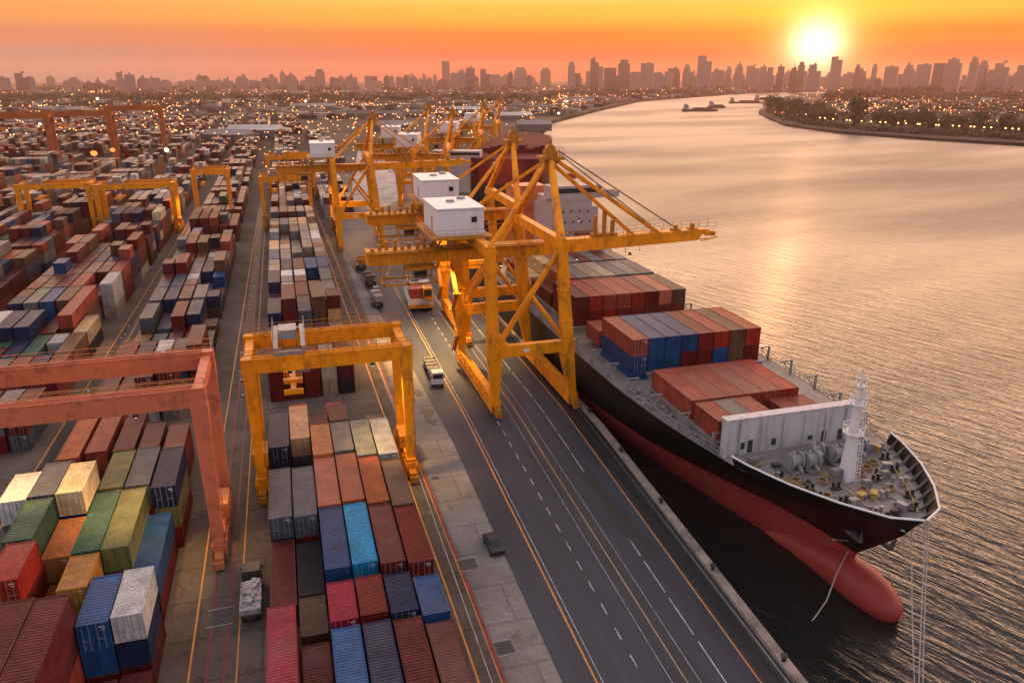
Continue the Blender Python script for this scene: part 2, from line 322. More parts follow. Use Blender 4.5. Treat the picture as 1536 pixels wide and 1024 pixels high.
for X in (-29.6, -31.2): strip(b, [(X, -30), (X, 300)], .1, .02, y1=300)
b.build('crane_rail', M_RAILT, kind='structure')
b = MB(); strip(b, [(11.8, -30), (11.5, 60), (10.8, 110), (8.3, 300)], .18, .012, y1=300); strip(b, [(13.4, -30), (13.35, 60), (13, 100), (9.8, 300)], .1, .016, y1=300)
for X in (-11.4, -33.6, -57.6): strip(b, [(X - .0, -30), (X, 100), (X + 1.2, 300)], .16, .012, y1=300)
for X in (-7.6, -29.9, -54): strip(b, [(X, -30), (X, 300)], .13, .012, y1=300)
b.build('orange_yard_line', M_OLINE, kind='structure')
b = MB(); strip(b, [(13.7, -30), (13.6, 60), (13.2, 100), (10.0, 300)], .28, .012, y1=300)
for X in (-10.0, -8.6, -31.6, -56): strip(b, [(X, -30), (X, 300)], .2, .012, y1=300)
b.build('red_yard_line', M_RLINE, kind='structure')
b = MB(); strip(b, [(-9.3, 60), (-9.3, 320)], 1.3, .006, y0=105, y1=320); strip(b, [(-32.6, 60), (-32.6, 300)], 1.3, .006, y0=70, y1=300)
b.build('drain_channel', M_ASPH2, kind='structure')

# ------------------------------------------------------------------ containers
W, HT, L40, L20 = 2.3, 2.45, 10.7, 5.3
CC = {'maroon': (.115, .022, .022), 'dark red': (.15, .017, .015), 'red': (.34, .03, .018), 'brick red': (.31, .065, .042), 'crimson': (.33, .012, .045), 'orange red': (.40, .085, .028),
      'salmon red': (.42, .12, .075), 'orange': (.55, .18, .04), 'amber': (.55, .24, .04), 'peach': (.62, .34, .17), 'cream': (.66, .52, .30), 'white': (.62, .61, .60), 'pale grey': (.36, .35, .345),
      'grey': (.17, .165, .16), 'slate grey': (.085, .095, .115), 'navy blue': (.013, .026, .072), 'blue': (.014, .062, .175), 'mid blue': (.016, .10, .28), 'sky blue': (.003, .25, .50), 'green': (.05, .125, .08),
      'olive green': (.14, .145, .05), 'grey green': (.26, .27, .22), 'black': (.028, .028, .03), 'brown': (.13, .065, .04), 'tan': (.36, .27, .19), 'beige': (.46, .38, .28)}
REC = []
def put(blk, col, x0, y0, L, t, c, z0=None, w=W):
    REC.append(dict(blk=blk, col=col, x=x0, y=y0, L=L, t=t, c=c, z=(t - 1) * HT if z0 is None else z0, w=w)); return REC[-1]
FARPAL = ['dark red'] * 7 + ['maroon'] * 7 + ['brown'] * 5 + ['grey'] * 4 + ['slate grey'] * 4 + ['tan'] * 2 + ['navy blue'] * 3 + ['black', 'blue', 'pale grey', 'brick red', 'brick red', 'beige', 'white']
def stackup(blk, col, x0, y0, L, t, c, under=None, z0=0.0, w=W):
    for k in range(1, t): put(blk, col, x0, y0, L, k, (under or {}).get(k) or R.choice(FARPAL), z0 + (k - 1) * HT, w)
    put(blk, col, x0, y0, L, t, c, z0 + (t - 1) * HT, w)
# central block, near part: (column, near end, length, colour, tier)
B = 'central near block'
for col, y0, L, c, t, un in [
    (1, 46.4, L40, 'crimson', 2, {}), (1, 60.2, L40, 'maroon', 1, {}), (1, 71.3, L40, 'slate grey', 2, {1: 'navy blue'}), (1, 87.6, L40, 'navy blue', 2, {1: 'navy blue'}),
    (2, 43.9, L40, 'dark red', 1, {}), (2, 55.7, L20, 'brown', 1, {}), (2, 61.3, 8.6, 'black', 1, {}), (2, 71.0, L40, 'slate grey', 2, {1: 'dark red'}), (2, 89.4, 10.2, 'peach', 2, {1: 'slate grey'}),
    (3, 42.2, L40, 'mid blue', 2, {}), (3, 53.8, L20, 'crimson', 2, {1: 'blue'}), (3, 61.1, L40, 'blue', 2, {1: 'blue'}), (3, 72.4, 10.9, 'salmon red', 2, {}), (3, 84.3, 8.5, 'orange', 2, {}),
    (4, 42.2, L40, 'navy blue', 2, {}), (4, 53.9, L20, 'dark red', 2, {}), (4, 61.3, L40, 'sky blue', 2, {}), (4, 72.7, 10.9, 'orange red', 2, {}), (4, 84.5, 8.4, 'grey', 2, {}), (4, 93.4, L20, 'maroon', 2, {}),
    (5, 41.9, L40, 'maroon', 2, {}), (5, 53.5, L20, 'navy blue', 2, {}), (5, 60.6, 10.4, 'maroon', 2, {}), (5, 71.6, 10.5, 'orange red', 2, {}), (5, 82.7, 10.1, 'grey green', 2, {1: 'black'}),
    (6, 40.7, L40, 'maroon', 2, {}), (6, 52.5, L20, 'blue', 2, {1: 'navy blue'}), (6, 60.0, 10.0, 'dark red', 2, {}), (6, 70.4, 10.2, 'brown', 2, {}), (6, 82.3, 10.3, 'pale grey', 2, {1: 'slate grey'}),
    (2, 101.0, L20, 'crimson', 1, {}), (4, 100.0, L20, 'crimson', 1, {}), (3, 94.0, 7.5, 'maroon', 1, {}), (6, 94.0, 5.4, 'brown', 1, {})]:
    stackup(B, col, -4.7 + 2.48 * (col - 1), y0, L, t, c, un)
B = 'central far block'
for col, c, u in [(1, 'dark red', 'dark red'), (2, 'dark red', 'dark red'), (3, 'dark red', 'dark red'), (4, 'beige', 'tan'), (5, 'maroon', 'black')]:
    stackup(B, col, -5.1 + 2.62 * (col - 1), 113.4 + .12 * col, L40, 2, c, {1: u})
def gen(blk, x0, ncol, pitch, ya, yb, hlo, hhi, pal, gapp=.12, seed=1, s20=.4, hole=.025):
    r = random.Random(seed); y = ya; bias = [r.random() for _ in range(ncol + 1)]
    while y < yb:
        base = r.uniform(hlo, hhi)
        for c in range(ncol):
            if r.random() < hole: continue
            xx = x0 + pitch * c + r.uniform(-.06, .06)
            segs = [(y, L40)] if r.random() > s20 else [(y, L20), (y + L20 + .1, L20)]
            for ys, L in segs:
                t = max(1, int(round(base + bias[c] * .8 + r.uniform(-.48, .48)))); t = min(t, int(hhi + 1.2))
                cu = r.choice(pal)
                for k in range(1, t + 1): put(blk, c + 1, xx, ys + r.uniform(-.1, .1), L, k, cu if r.random() < .45 else r.choice(pal), (k - 1) * HT)
        y += L40 + .5 + (r.random() < gapp) * 4.0
CENPAL = ['grey'] * 7 + ['pale grey'] * 4 + ['tan'] * 3 + ['beige'] * 2 + ['dark red'] * 4 + ['maroon'] * 5 + ['brown'] * 4 + ['white'] * 3 + ['slate grey'] * 3 + ['navy blue'] * 2 + ['blue', 'peach']
gen('central far block', -5.1, 5, 2.62, 125.5, 262, 1.6, 2.8, CENPAL, .12, 3)
gen('central far block', -5.1, 5, 2.62, 272, 400, 1.5, 2.6, CENPAL, .12, 4)
gen('apron side block', 12.4, 4, 2.6, 275, 420, 1.2, 2.3, CENPAL, .3, 5)
# left block, near part: x, y, length, tier, colour
B = 'left near block'
for col, x, y, L, t, c, un in [
    (6, -16.1, 56.0, 6.3, 3, 'white', {2: 'navy blue', 1: 'maroon'}), (5, -18.5, 55.6, 6.4, 3, 'mid blue', {2: 'blue', 1: 'dark red'}), (6, -16.5, 64.4, 11.2, 2, 'blue', {1: 'dark red'}),
    (6, -16.0, 76.6, 9.2, 3, 'navy blue', {2: 'olive green', 1: 'dark red'}), (5, -18.6, 77.7, 8.8, 3, 'slate grey', {}), (4, -21.1, 77.8, 8.6, 3, 'olive green', {}),
    (5, -18.7, 66.2, 10.8, 3, 'olive green', {2: 'dark red', 1: 'dark red'}), (4, -21.1, 66.3, 10.8, 3, 'green', {2: 'dark red'}),
    (3, -23.5, 73.2, 6.3, 4, 'cream', {3: 'navy blue'}), (2, -25.9, 73.3, 6.9, 4, 'slate grey', {}), (1, -28.2, 72.9, 5.6, 4, 'white', {}),
    (2, -25.8, 65.6, 7.0, 4, 'green', {3: 'black'}), (2, -25.3, 59.6, 5.6, 4, 'red', {3: 'dark red'}), (3, -23.4, 66.0, 6.6, 3, 'orange', {}), (3, -22.95, 59.2, 6.4, 2, 'orange red', {}),
    (4, -21.0, 60.8, 5.0, 3, 'amber', {}), (4, -20.9, 45.6, 10.9, 4, 'maroon', {3: 'maroon'}), (3, -23.3, 46.4, 10.3, 4, 'maroon', {}), (2, -25.8, 45.5, 10.7, 4, 'mid blue', {}), (1, -28.2, 56.5, 10.7, 2, 'olive green', {}), (1, -28.2, 45, 10.7, 3, 'dark red', {}),
    (5, -18.4, 44.2, 10.7, 1, 'maroon', {}), (6, -15.9, 44.3, 10.9, 1, 'maroon', {}),
    (2, -28.5, 91.4, 12.6, 2, 'orange red', {}), (3, -25.7, 92.4, 13.2, 2, 'brick red', {}), (4, -22.6, 92.0, 11.4, 2, 'maroon', {}), (5, -19.8, 88.6, 10.7, 2, 'maroon', {}), (6, -16.9, 87.2, 10.9, 2, 'dark red', {1: 'dark red'})]:
    stackup(B, col, x, y, L, t, c, un)
B = 'left middle block'
LP = ['dark red'] * 7 + ['maroon'] * 7 + ['brown'] * 5 + ['slate grey'] * 4 + ['grey'] * 3 + ['navy blue'] * 4 + ['blue'] * 2 + ['tan', 'black', 'green', 'brick red', 'pale grey']
for col, y0, L, t, c in [(1, 110.5, L40, 2, 'maroon'), (2, 111, L40, 2, 'dark red'), (3, 110, L40, 3, 'maroon'), (4, 111, L40, 3, 'dark red'), (1, 124, L40, 2, 'dark red'), (2, 124, L40, 2, 'navy blue'), (3, 123.6, L40, 2, 'white'), (4, 124, L40, 2, 'slate grey'), (5, 123, L40, 3, 'maroon'),
                         (1, 135.5, L40, 1, 'brown'), (2, 135.5, L40, 1, 'slate grey'), (3, 135.6, L40, 1, 'maroon'), (4, 135.6, L40, 1, 'dark red'), (5, 135, L40, 1, 'black'),
                         (1, 148.6, L40, 2, 'slate grey'), (2, 149, L40, 1, 'slate grey'), (3, 148.4, L40, 2, 'dark red'), (4, 148.8, L40, 2, 'navy blue'), (5, 148.4, L20, 1, 'brown')]:
    stackup(B, col, -28.1 + 2.72 * (col - 1), y0, L, t, c)
gen(B, -28.1, 5, 2.72, 161, 228, 1.3, 2.6, LP, .15, 11)
gen(B, -28.1, 5, 2.72, 243, 262, 2.0, 2.8, LP, .1, 12)
gen('left distant block', -28.1, 5, 2.72, 274, 420, 1.4, 2.6, LP, .2, 13)
B = 'second left block'
for col, y0, t, c in [(1, 141, 2, 'white'), (2, 140.6, 2, 'navy blue'), (3, 140.4, 2, 'navy blue'), (4, 144, 1, 'dark red'), (5, 146, 2, 'brick red'), (6, 143, 1, 'tan')]:
    stackup(B, col, -51.2 + 2.66 * (col - 1), y0, L40, t + 1, c)
gen(B, -51.2, 6, 2.66, 106, 138, 1.0, 1.6, LP, .1, 20)
gen(B, -51.2, 6, 2.66, 156.5, 268, 1.8, 3.2, LP + ['brick red'] * 4 + ['cream'], .15, 21)
gen('third left block', -75.2, 6, 2.66, 150, 272, 2.0, 3.6, LP + ['brick red'] * 4, .2, 22)
gen('fourth left block', -99, 6, 2.66, 215, 290, 1.8, 3.4, LP + ['red'] * 3, .2, 23)
sd = 30
for bx in range(11):
    x0 = -52 - 24.5 * bx
    gen('distant yard', x0, 6, 2.66, 290 + (bx % 3) * 12, 420 + 26 * min(bx, 8), 1.2, 3.2, FARPAL, .3, sd); sd += 1
    gen('distant yard', x0 + 4, 5, 2.7, 470 + 26 * min(bx, 8), 700, 1, 2.6, FARPAL + ['white', 'pale grey'], .4, sd, hole=.2); sd += 1
for bx in range(3): gen('distant yard', -28 + 24 * bx, 5, 2.7, 440, 680, 1, 2.4, FARPAL + ['white', 'pale grey'], .4, sd, hole=.2); sd += 1
for bx in range(15):
    gen('distant yard', 40 - 27 * bx - 40, 7, 2.7, 715 + (bx % 4) * 9, 960, 1, 2.2, FARPAL, .4, sd, hole=.15); sd += 1
# on the ship: bays with columns from port to starboard
SX, SP = 43.3, 2.5
def bay(name, y0, L, zb, rows, x0=SX, pitch=SP, w=2.36):
    for k, tiers in enumerate(rows):
        for j, c in enumerate(tiers):
            if c: put(name, k + 1, x0 + pitch * k, y0, L, j + 1, c, zb + j * HT, w)
ZB = 8.4
bay('bay nearest the bow', 68.0, 5.35, ZB, [['brick red'], ['grey'], ['brick red']], 43.8, 2.46, 2.4)
bay('pair behind breakwater', 68.2, 5.35, 7.6, [['brick red'], ['brick red']], 53.9, 2.5, 2.4)
bay('second ship bay', 74.0, 10.4, ZB, [['brick red'], ['brick red'], ['brick red'], ['brick red'], ['brick red'], ['red']], 43.8, 2.46, 2.4)
bay('third ship bay', 89.6, 10.8, ZB - HT, [['blue', 'blue', 'brick red'], ['', 'blue', 'blue'], ['', 'blue', 'blue'], ['', 'dark red', 'blue'], ['', 'dark red', 'dark red'], ['', 'blue', 'red'], ['', 'brown', 'brown'], ['', 'dark red', 'red']])
bay('port gap behind third bay', 101.2, 5.35, ZB, [['brick red'], ['brick red']], 43.3)
bay('fourth ship bay', 111.6, 10.8, ZB, [['dark red', 'maroon'], ['dark red', 'red'], ['red', 'brick red'], ['dark red', 'brick red'], ['dark red', 'red'], ['maroon', 'dark red'], ['dark red', 'salmon red'], ['dark red', 'brown']])
bay('fifth ship bay', 123.6, 10.8, ZB, [['dark red'], ['beige', 'brick red'], ['dark red', 'grey'], ['dark red', 'tan'], ['dark red', 'beige'], ['brown', 'slate grey'], ['brown', 'grey'], ['dark red', 'slate grey']])
bay('sixth ship bay', 135.4, 10.8, ZB, [['cream'], ['dark red', 'cream'], ['dark red', 'brick red'], ['brown', 'grey'], ['dark red', 'dark red'], ['dark red', 'grey'], ['dark red', 'maroon'], ['dark red', 'grey']])
bay('bay before the bridge', 146.6, 5.4, ZB, [['dark red'], ['dark red', 'white'], ['red', 'red'], ['dark red', 'maroon'], ['dark red', 'dark red'], ['dark red', 'red'], ['dark red', 'red', 'maroon'], ['dark red', 'maroon', 'dark red']])

# which containers does the photograph show largest?  a small depth buffer, faces towards the camera
import numpy as np
BW, BH = 768, 512
zb = np.full((BH, BW), 1e9); ib = np.full((BH, BW), -1, dtype=np.int32)
def raster(quad, i):
    p = [px(*v) for v in quad]
    if min(a[2] for a in p) <= 1.5: return
    xs = [a[0] * BW / 1536 for a in p]; ys = [a[1] * BH / 1024 for a in p]
    x0, x1, y0, y1 = max(0, int(min(xs))), min(BW - 1, int(max(xs)) + 1), max(0, int(min(ys))), min(BH - 1, int(max(ys)) + 1)
    if x0 > x1 or y0 > y1: return
    gx, gy = np.meshgrid(np.arange(x0, x1 + 1) + .5, np.arange(y0, y1 + 1) + .5)
    s = np.zeros(gx.shape, bool); t = np.zeros(gx.shape, bool); s[:] = True; t[:] = True
    for k in range(4):
        cr = (xs[(k + 1) % 4] - xs[k]) * (gy - ys[k]) - (ys[(k + 1) % 4] - ys[k]) * (gx - xs[k]); s &= cr >= 0; t &= cr <= 0
    m = s | t; zz = sum(a[2] for a in p) / 4
    zv = zb[y0:y1 + 1, x0:x1 + 1]; iv = ib[y0:y1 + 1, x0:x1 + 1]; m &= zz < zv
    zv[m] = zz; iv[m] = i
for i, r in enumerate(REC):
    x, y, z, w, L = r['x'], r['y'], r['z'], r['w'], r['L']; X, Y, Z = x + w, y + L, z + HT
    raster([(x, y, Z), (X, y, Z), (X, Y, Z), (x, Y, Z)], i); raster([(x, y, z), (X, y, z), (X, y, Z), (x, y, Z)], i)
    if x > 0: raster([(x, y, z), (x, Y, z), (x, Y, Z), (x, y, Z)], i)
    elif X < 0: raster([(X, y, z), (X, Y, z), (X, Y, Z), (X, y, Z)], i)
area = np.bincount(ib[ib >= 0], minlength=len(REC))
order = sorted(range(len(REC)), key=lambda i: -area[i])
NTOP = 310
for rk, i in enumerate(order): REC[i]['rank'] = rk; REC[i]['area'] = int(area[i])
slots = {}
for r in REC: slots.setdefault((r['blk'], r['col']), set()).add(round(r['y'] / 2.5))
for r in REC: r['slot'] = sorted(slots[(r['blk'], r['col'])]).index(round(r['y'] / 2.5))
tops = {}
for r in REC: k = (r['blk'], r['col'], r['slot']); tops[k] = max(tops.get(k, 0), r['t'])

def shell_mb(L):
    m = MB(); i = .05
    m.add([(i, .06, .08), (W - i, .06, .08), (W - i, L - .06, .08), (i, L - .06, .08), (i, .06, HT - .06), (W - i, .06, HT - .06), (W - i, L - .06, HT - .06), (i, L - .06, HT - .06)], MB.BF); return m
def roof_mb(L): return MB().box(.09, W - .09, .1, L - .1, HT - .09, HT - .03)
def frame_mb(L):
    m = MB(); s = .11
    for x in (0, W - s):
        m.box(x, x + s, s, L - s, HT - s, HT - .004); m.box(x, x + s, s, L - s, 0, s)
    for y in (0, L - s):
        m.box(0, W, y, y + s, HT - s, HT); m.box(0, W, y, y + s, 0, s)
        for x in (0, W - s): m.box(x, x + s, y, y + s, s, HT - s)
    for x in (-.012, W - .168):
        for y in (-.012, L - .168):
            for z in (-.0, HT - .15): m.box(x, x + .18, y, y + .18, z + .002, z + .16)
    return m
def door_mb(k):
    x0 = .12 + k * (W - .24) / 2; x1 = x0 + (W - .24) / 2 - .02; m = MB().box(x0, x1, .02, .058, .13, HT - .13)
    for z in (.45, 1.0, 1.6): m.box(x0 + .06, x1 - .06, .005, .02, z, z + .3)
    return m
def bars_mb(k):
    x0 = .12 + k * (W - .24) / 2; m = MB()
    for dx in (.28, .74): m.tube((x0 + dx, -.02, .1), (x0 + dx, -.02, HT - .1), .022, n=5)
    m.box(x0 + .26, x0 + .78, -.03, -.012, 1.0, 1.05); return m
M_PLAC = mat('white_decal', (.6, .6, .58), .6, var=.2)
PROTO = {}
def kit(L, lvl):
    k = (L, lvl)
    if k in PROTO: return PROTO[k]
    if lvl == 0: d = [('shell', MB().box(0, W, 0, L, 0, HT).mesh('container_box', M_PAINT))]
    else:
        d = [('shell', shell_mb(L).mesh('container_shell', M_PAINT)), ('roof', roof_mb(L).mesh('container_roof', M_PAINT)), ('door', door_mb(0).mesh('container_door', M_FLAT)), ('door', door_mb(1).mesh('container_door', M_FLAT)), ('frame', frame_mb(L).mesh('container_frame', M_FLAT))]
        if lvl == 2:
            d += [('lock_bar', bars_mb(0).mesh('container_lock_bar', M_GREY), 2), ('lock_bar', bars_mb(1).mesh('container_lock_bar', M_GREY), 3),
                  ('placard', MB().box(W * .70, W * .88, -.004, .004, HT - .42, HT - .33).box(W * .76, W * .88, -.004, .004, HT - .62, HT - .56).mesh('container_placard', M_PLAC), 3)]
    PROTO[k] = d; return d
used_labels = set()
def make_container(r):
    L0 = L40 if r['L'] > 7.4 else L20; a = r['area']; lvl = 2 if a > 420 else 1 if a > 70 else 0
    c = CC[r['c']]; j = random.Random(r['rank']).uniform(.85, 1.15); colr = (c[0] * j, c[1] * j, c[2] * j, 1); obs = []
    plain = random.Random(r['rank'] + 5).random() < .35
    for p in kit(L0, lvl):
        if plain and p[0] in ('lock_bar', 'placard'): obs.append(None); continue
        o = bpy.data.objects.new(p[0] if obs else 'shipping_container', p[1]); COL.objects.link(o); o.color = colr
        if obs: o.parent = obs[p[2]] if len(p) > 2 else obs[0]
        obs.append(o)
    o = obs[0]; o.location = (r['x'], r['y'], r['z'] + .001 * r['t']); o.scale = (r['w'] / W, r['L'] / L0, 1)
    top = tops[(r['blk'], r['col'], r['slot'])]; sh = 'bay' in r['blk'] or 'breakwater' in r['blk']
    if sh:
        tw = 'top tier' if r['t'] == top else 'lower tier' if r['t'] == top - 1 else 'bottom tier'
        lab = f"{r['c']} container aboard ship, {tw}, {ORD[r['col'] - 1]} from port side, {r['blk']}"
    else:
        tw = 'on top' if r['t'] == top else ['', 'ground tier', 'second tier', 'third tier', 'fourth tier'][r['t']]
        lab = f"{r['c']} container {tw}, {ORD[r['slot']]} stack from near end, {ORD[r['col'] - 1]} column, {r['blk']}"
    if lab in used_labels: lab = lab.replace(' container', ' short container', 1)
    used_labels.add(lab)
    tag(o, lab, 'container', 'containers stacked on the ship deck' if sh else 'containers stacked in the yard')
far = MB(); slot_names = list(CC); 
for r in REC:
    if r['rank'] < NTOP and r['area'] > 0: make_container(r)
    else:
        x, y, z, w, L = r['x'], r['y'], r['z'], r['w'], r['L']
        vs = [(x, y, z), (x + w, y, z), (x + w, y + L, z), (x, y + L, z), (x, y, z + HT - .03), (x + w, y, z + HT - .03), (x + w, y + L, z + HT - .03), (x, y + L, z + HT - .03)]
        far.add(vs, MB.BF[1:], slot_names.index(r['c']))
FM = [mat('stacked_' + n.replace(' ', '_'), tuple(v * .78 for v in c), .5, var=.35, vscale=.12, dirt=(.14, .10, .085), dirt_amt=.6, dscale=.3, spec=.15) for n, c in CC.items()]
fo = far.build('distant_container_stacks', FM, kind='stuff'); fo['label'] = 'mass of small container stacks filling the far yard'; fo['category'] = 'containers'

# ------------------------------------------------------------------ quay cranes
def rail_run(m, p, q, h=1.0, n=6, r=.045):
    p, q = Vector(p), Vector(q)
    for k in (h, h * .5): m.bar(p + Vector((0, 0, k)), q + Vector((0, 0, k)), r, r)
    for i in range(n + 1): a = p.lerp(q, i / n); m.bar(a, a + Vector((0, 0, h)), r, r)
def sill(root, x, y0, y1, ma, mb, nm='sill_beam'):
    s = MB().box(x - .55, x + .55, y0, y1, 1.5, 2.7); s.box(x - .7, x - .6, y0 - .3, y1 + .3, .5, 2.0); s.box(x + .6, x + .7, y0 - .3, y1 + .3, .5, 2.0)
    n = int((y1 - y0) / 1.8)
    for k in range(n + 1): y = y0 + (y1 - y0) * k / n; s.box(x - .74, x + .74, y - .08, y + .08, .45, 2.2)
    o = s.build(nm, ma, root)
    for y in (y0 - .1, y1 + .1):
        b = MB().box(x - .42, x + .42, y - 1.3, y + 1.3, .55, 1.45)
        b.box(x - .5, x + .5, y - 1.6, y - 1.3, .3, 1.1); bo = b.build('bogie', mb, o)
        for k in (-.75, .75):
            w = MB(); w.tube((x - .2, y + k, .38), (x + .2, y + k, .38), .36, n=12); w.build('wheel', M_DARK, o)
    return o
def lamp_part(root, x, y, z, parent=None, r=.2):
    h = MB(); h.tube((x, y, z + .5), (x, y, z), .2, r + .1, n=8); o = h.build('floodlight', M_DARK, parent or root)
    MB().ball((x, y, z - .02), r, r, .08, 8, 4).build('lamp_lens', M_LENS, o)
def make_sts():
    r = empty('quay_crane'); Y = 11.0
    for y in (-Y, Y):
        for xb, xt, zt in ((.1, -.4, 25.0), (12.1, 9.9, 25.4)):
            d = 1 if xb < 5 else -1
            x9 = xb + (xt - xb) * 9 / 25
            m = MB().bar((xb, y, 2.6), (x9 + .25 * d, y, 9.0), 1.1, 1.1, 1.2, 2.1, up=(1, 0, 0)); m.bar((x9, y, 9.0), (xt, y, zt), 1.25, 1.65, 1.15, 1.45, up=(1, 0, 0))
            m.box(x9 - .95, x9 + .95, y - .7, y + .7, 8.6, 10.7); m.box(xt - .85, xt + .85, y - .68, y + .68, zt - 1.1, zt - .6)
            for z_ in (13.5, 18.0): xz = xb + (xt - xb) * z_ / 25; m.box(xz - .88, xz + .88, y - .7, y + .7, z_, z_ + .12)
            m.build('leg', M_YEL, r)
        m = MB().bar((.4, y, 9.7), (10.9, y, 9.7), 1.0, 1.7); m.add([(.6, y - .3, 10.5), (2.2, y - .3, 10.5), (.6, y - .3, 12.2), (.6, y + .3, 10.5), (2.2, y + .3, 10.5), (.6, y + .3, 12.2)], [(0, 1, 2), (5, 4, 3), (1, 4, 5, 2)])
        m.build('portal_beam', M_YEL, r)
        m = MB().tube((.8, y, 10.8), (9.5, y, 23.6), .42, n=10); m.build('diagonal_brace', M_YEL, r)
        m = MB().tube((10.6, y, 10.8), (5.6, y, 17.6), .34, n=10); m.build('diagonal_brace', M_YEL, r)
    MB().box(4.4, 5.2, -Y - .53, -Y - .5, 9.4, 9.9).build('number_plate', M_WHITE, r)
    sill(r, .1, -Y - .6, Y + .6, M_YEL, M_YEL2); sill(r, 12.1, -Y - .6, Y + .6, M_YEL, M_YEL2)
    for x, z in ((-.4, 24.3), (9.9, 24.9)): MB().bar((x, -Y - .6, z), (x, Y + .6, z), 1.2, 1.5).build('top_beam', M_YEL, r)
    g = MB().box(-15.6, 10.6, -1.05, 1.05, 21.0, 23.05); g.box(-16.2, -15.6, -1.4, 1.4, 21.2, 23.2)
    for x in range(-14, 11, 3): g.box(x - .05, x + .05, -1.1, 1.1, 20.97, 23.1)
    go = g.build('main_girder', M_YEL, r)
    w = MB()
    for y in (-1.9, 1.9): w.box(-16, 10, min(y, y * .58), max(y, y * .58), 22.85, 22.95); rail_run(w, (-16, y, 22.95), (10, y, 22.95), 1.0, 14)
    for k in range(9): x = -15.5 + k * 1.1; w.box(x, x + .5, -1 + (k % 3) * .6, -.3 + (k % 3) * .6, 23.05, 23.5 + .35 * (k % 4))
    w.build('girder_walkway', M_YEL2, r)
    bo = MB(); bo.add([(10.7, -1.0, 21.0), (37.2, -1.0, 21.8), (37.2, 1.0, 21.8), (10.7, 1.0, 21.0), (10.7, -1.0, 23.1), (38.6, -1.0, 23.55), (38.6, 1.0, 23.55), (10.7, 1.0, 23.1)], MB.BF)
    bo.box(38.6, 40.2, -.9, -.6, 22.4, 23.1); bo.box(38.6, 40.2, .6, .9, 22.4, 23.1); bo.box(40.0, 40.3, -1.2, 1.2, 22.4, 23.1); bo.bar((38, -.8, 21.6), (41, -.8, 22.2), .15); bo.bar((38, .8, 21.6), (40.4, .8, 21.6), .15)
    bmo = bo.build('boom', M_YEL, r)
    w = MB()
    for y in (-1.25, 1.25): rail_run(w, (10.8, y, 23.1), (40.2, y, 23.6), 1.05, 18)
    for x, h in ((19.5, 3.4), (21, 4.4), (22.4, 2.6), (33.5, 1.2), (36.5, 1.4)): w.box(x - .25, x + .25, -.5, .1, 23.1, 23.1 + h); w.box(x - .6, x + .7, -.8, .6, 23.1, 23.7)
    for x in (22, 24.5, 27): w.bar((x, -.9, 20.6), (x, -.9, 21.3), .1)
    w.build('boom_fittings', M_YEL2, r)
    h = MB().box(-6.2, .6, -4, 7, 25.35, 29.15); ho = h.build('machinery_house', M_WHITE, r)
    MB().box(-6.35, .75, -4.15, 7.15, 29.15, 29.32).build('roof', M_WHITE, ho)
    MB().box(-1.25, -.45, -4.06, -3.98, 27.2, 28.0).build('window', M_GLASS, ho)
    MB().box(-6.27, -6.2, 0, .8, 25.6, 27.6).build('door', M_GREY, ho)
    for x, y in ((-3, 2.2), (-.8, 4.8)): MB().tube((x, y, 29.3), (x, y, 29.65), .75, .6, 10).build('roof_vent', M_GREY, ho)
    p = MB().box(-7.4, 1.6, -5.2, 8, 25.0, 25.3); rail_run(p, (-7.4, -5.2, 25.3), (1.6, -5.2, 25.3), 1.1, 8); rail_run(p, (-7.4, -5.2, 25.3), (-7.4, 8, 25.3), 1.1, 8)
    for x in (-6, 0): p.box(x - .2, x + .2, -.8, -.4, 23, 25.0); p.box(x - .2, x + .2, .4, .8, 23, 25.0); p.bar((x, -5, 24.9), (x, -.8, 23.2), .25); p.bar((x, 7, 24.9), (x, .8, 23.2), .25)
    p.build('house_platform', M_YEL2, r)
    for y in (-Y, Y):
        s = 1 if y > 0 else -1
        MB().bar((9.9, y, 25.4), (11.7, .9 * s, 35.4), .95, .9, .75, .7, up=(0, 1, 0)).build('tower_leg', M_YEL, r)
        MB().bar((-.4, y, 25.0), (11.0, .7 * s, 34.8), .46).build('back_stay', M_YEL, r)
    a = MB().box(10.3, 13.6, -1.6, 1.6, 35.3, 35.8); a.box(11, 12.8, -.9, .9, 35.8, 36.6); a.tube((11.9, -.6, 36.8), (11.9, .6, 36.8), .7, n=10); a.box(11.6, 12, -.1, .1, 36.6, 38.2)
    a.box(10.6, 12.6, -1.2, 1.2, 34.1, 35.3); rail_run(a, (13.6, -1.6, 35.8), (13.6, 1.6, 35.8), 1.2, 3); rail_run(a, (10.3, -1.6, 35.8), (13.6, -1.6, 35.8), 1.2, 4); a.build('tower_head', M_YEL2, r)
    for y in (-.8, .8):
        MB().bar((12.8, y, 35.2), (30.5, y * .9, 23.2), .42).build('fore_stay', M_YEL, r)
        MB().bar((12.6, y, 34.4), (26.0, y * .9, 23.2), .34).build('fore_stay', M_YEL, r)
    lt_ = MB()
    for k in range(17):
        x = -15 + k * 1.5
        for y in (-2.0, 2.0): lt_.bar((x, y, 20.4), (x, y, 22.9), .07); lt_.bar((x, y, 20.4 if k % 2 else 22.9), (x + 1.5, y, 22.9 if k % 2 else 20.4), .06)
    for y in (-2.0, 2.0): lt_.bar((-15, y, 20.4), (10, y, 20.4), .1)
    lt_.build('cable_gallery', M_YEL2, r)
    c = MB()
    for y in (-.5, .5): c.tube((13, y, 36.6), (33, y, 24.2), .05, n=5); c.tube((13.4, y, 36.0), (29, y, 24.6), .05, n=5)
    c.build('hoist_cable', M_DARK, r, kind=None)
    t = MB().box(-10.6, -6.4, -2.3, 2.3, 20.2, 20.7); t.box(-14.2, -6, -2.2, -2.05, 18.1, 18.4); t.box(-14.2, -6, 2.05, 2.2, 18.1, 18.4)
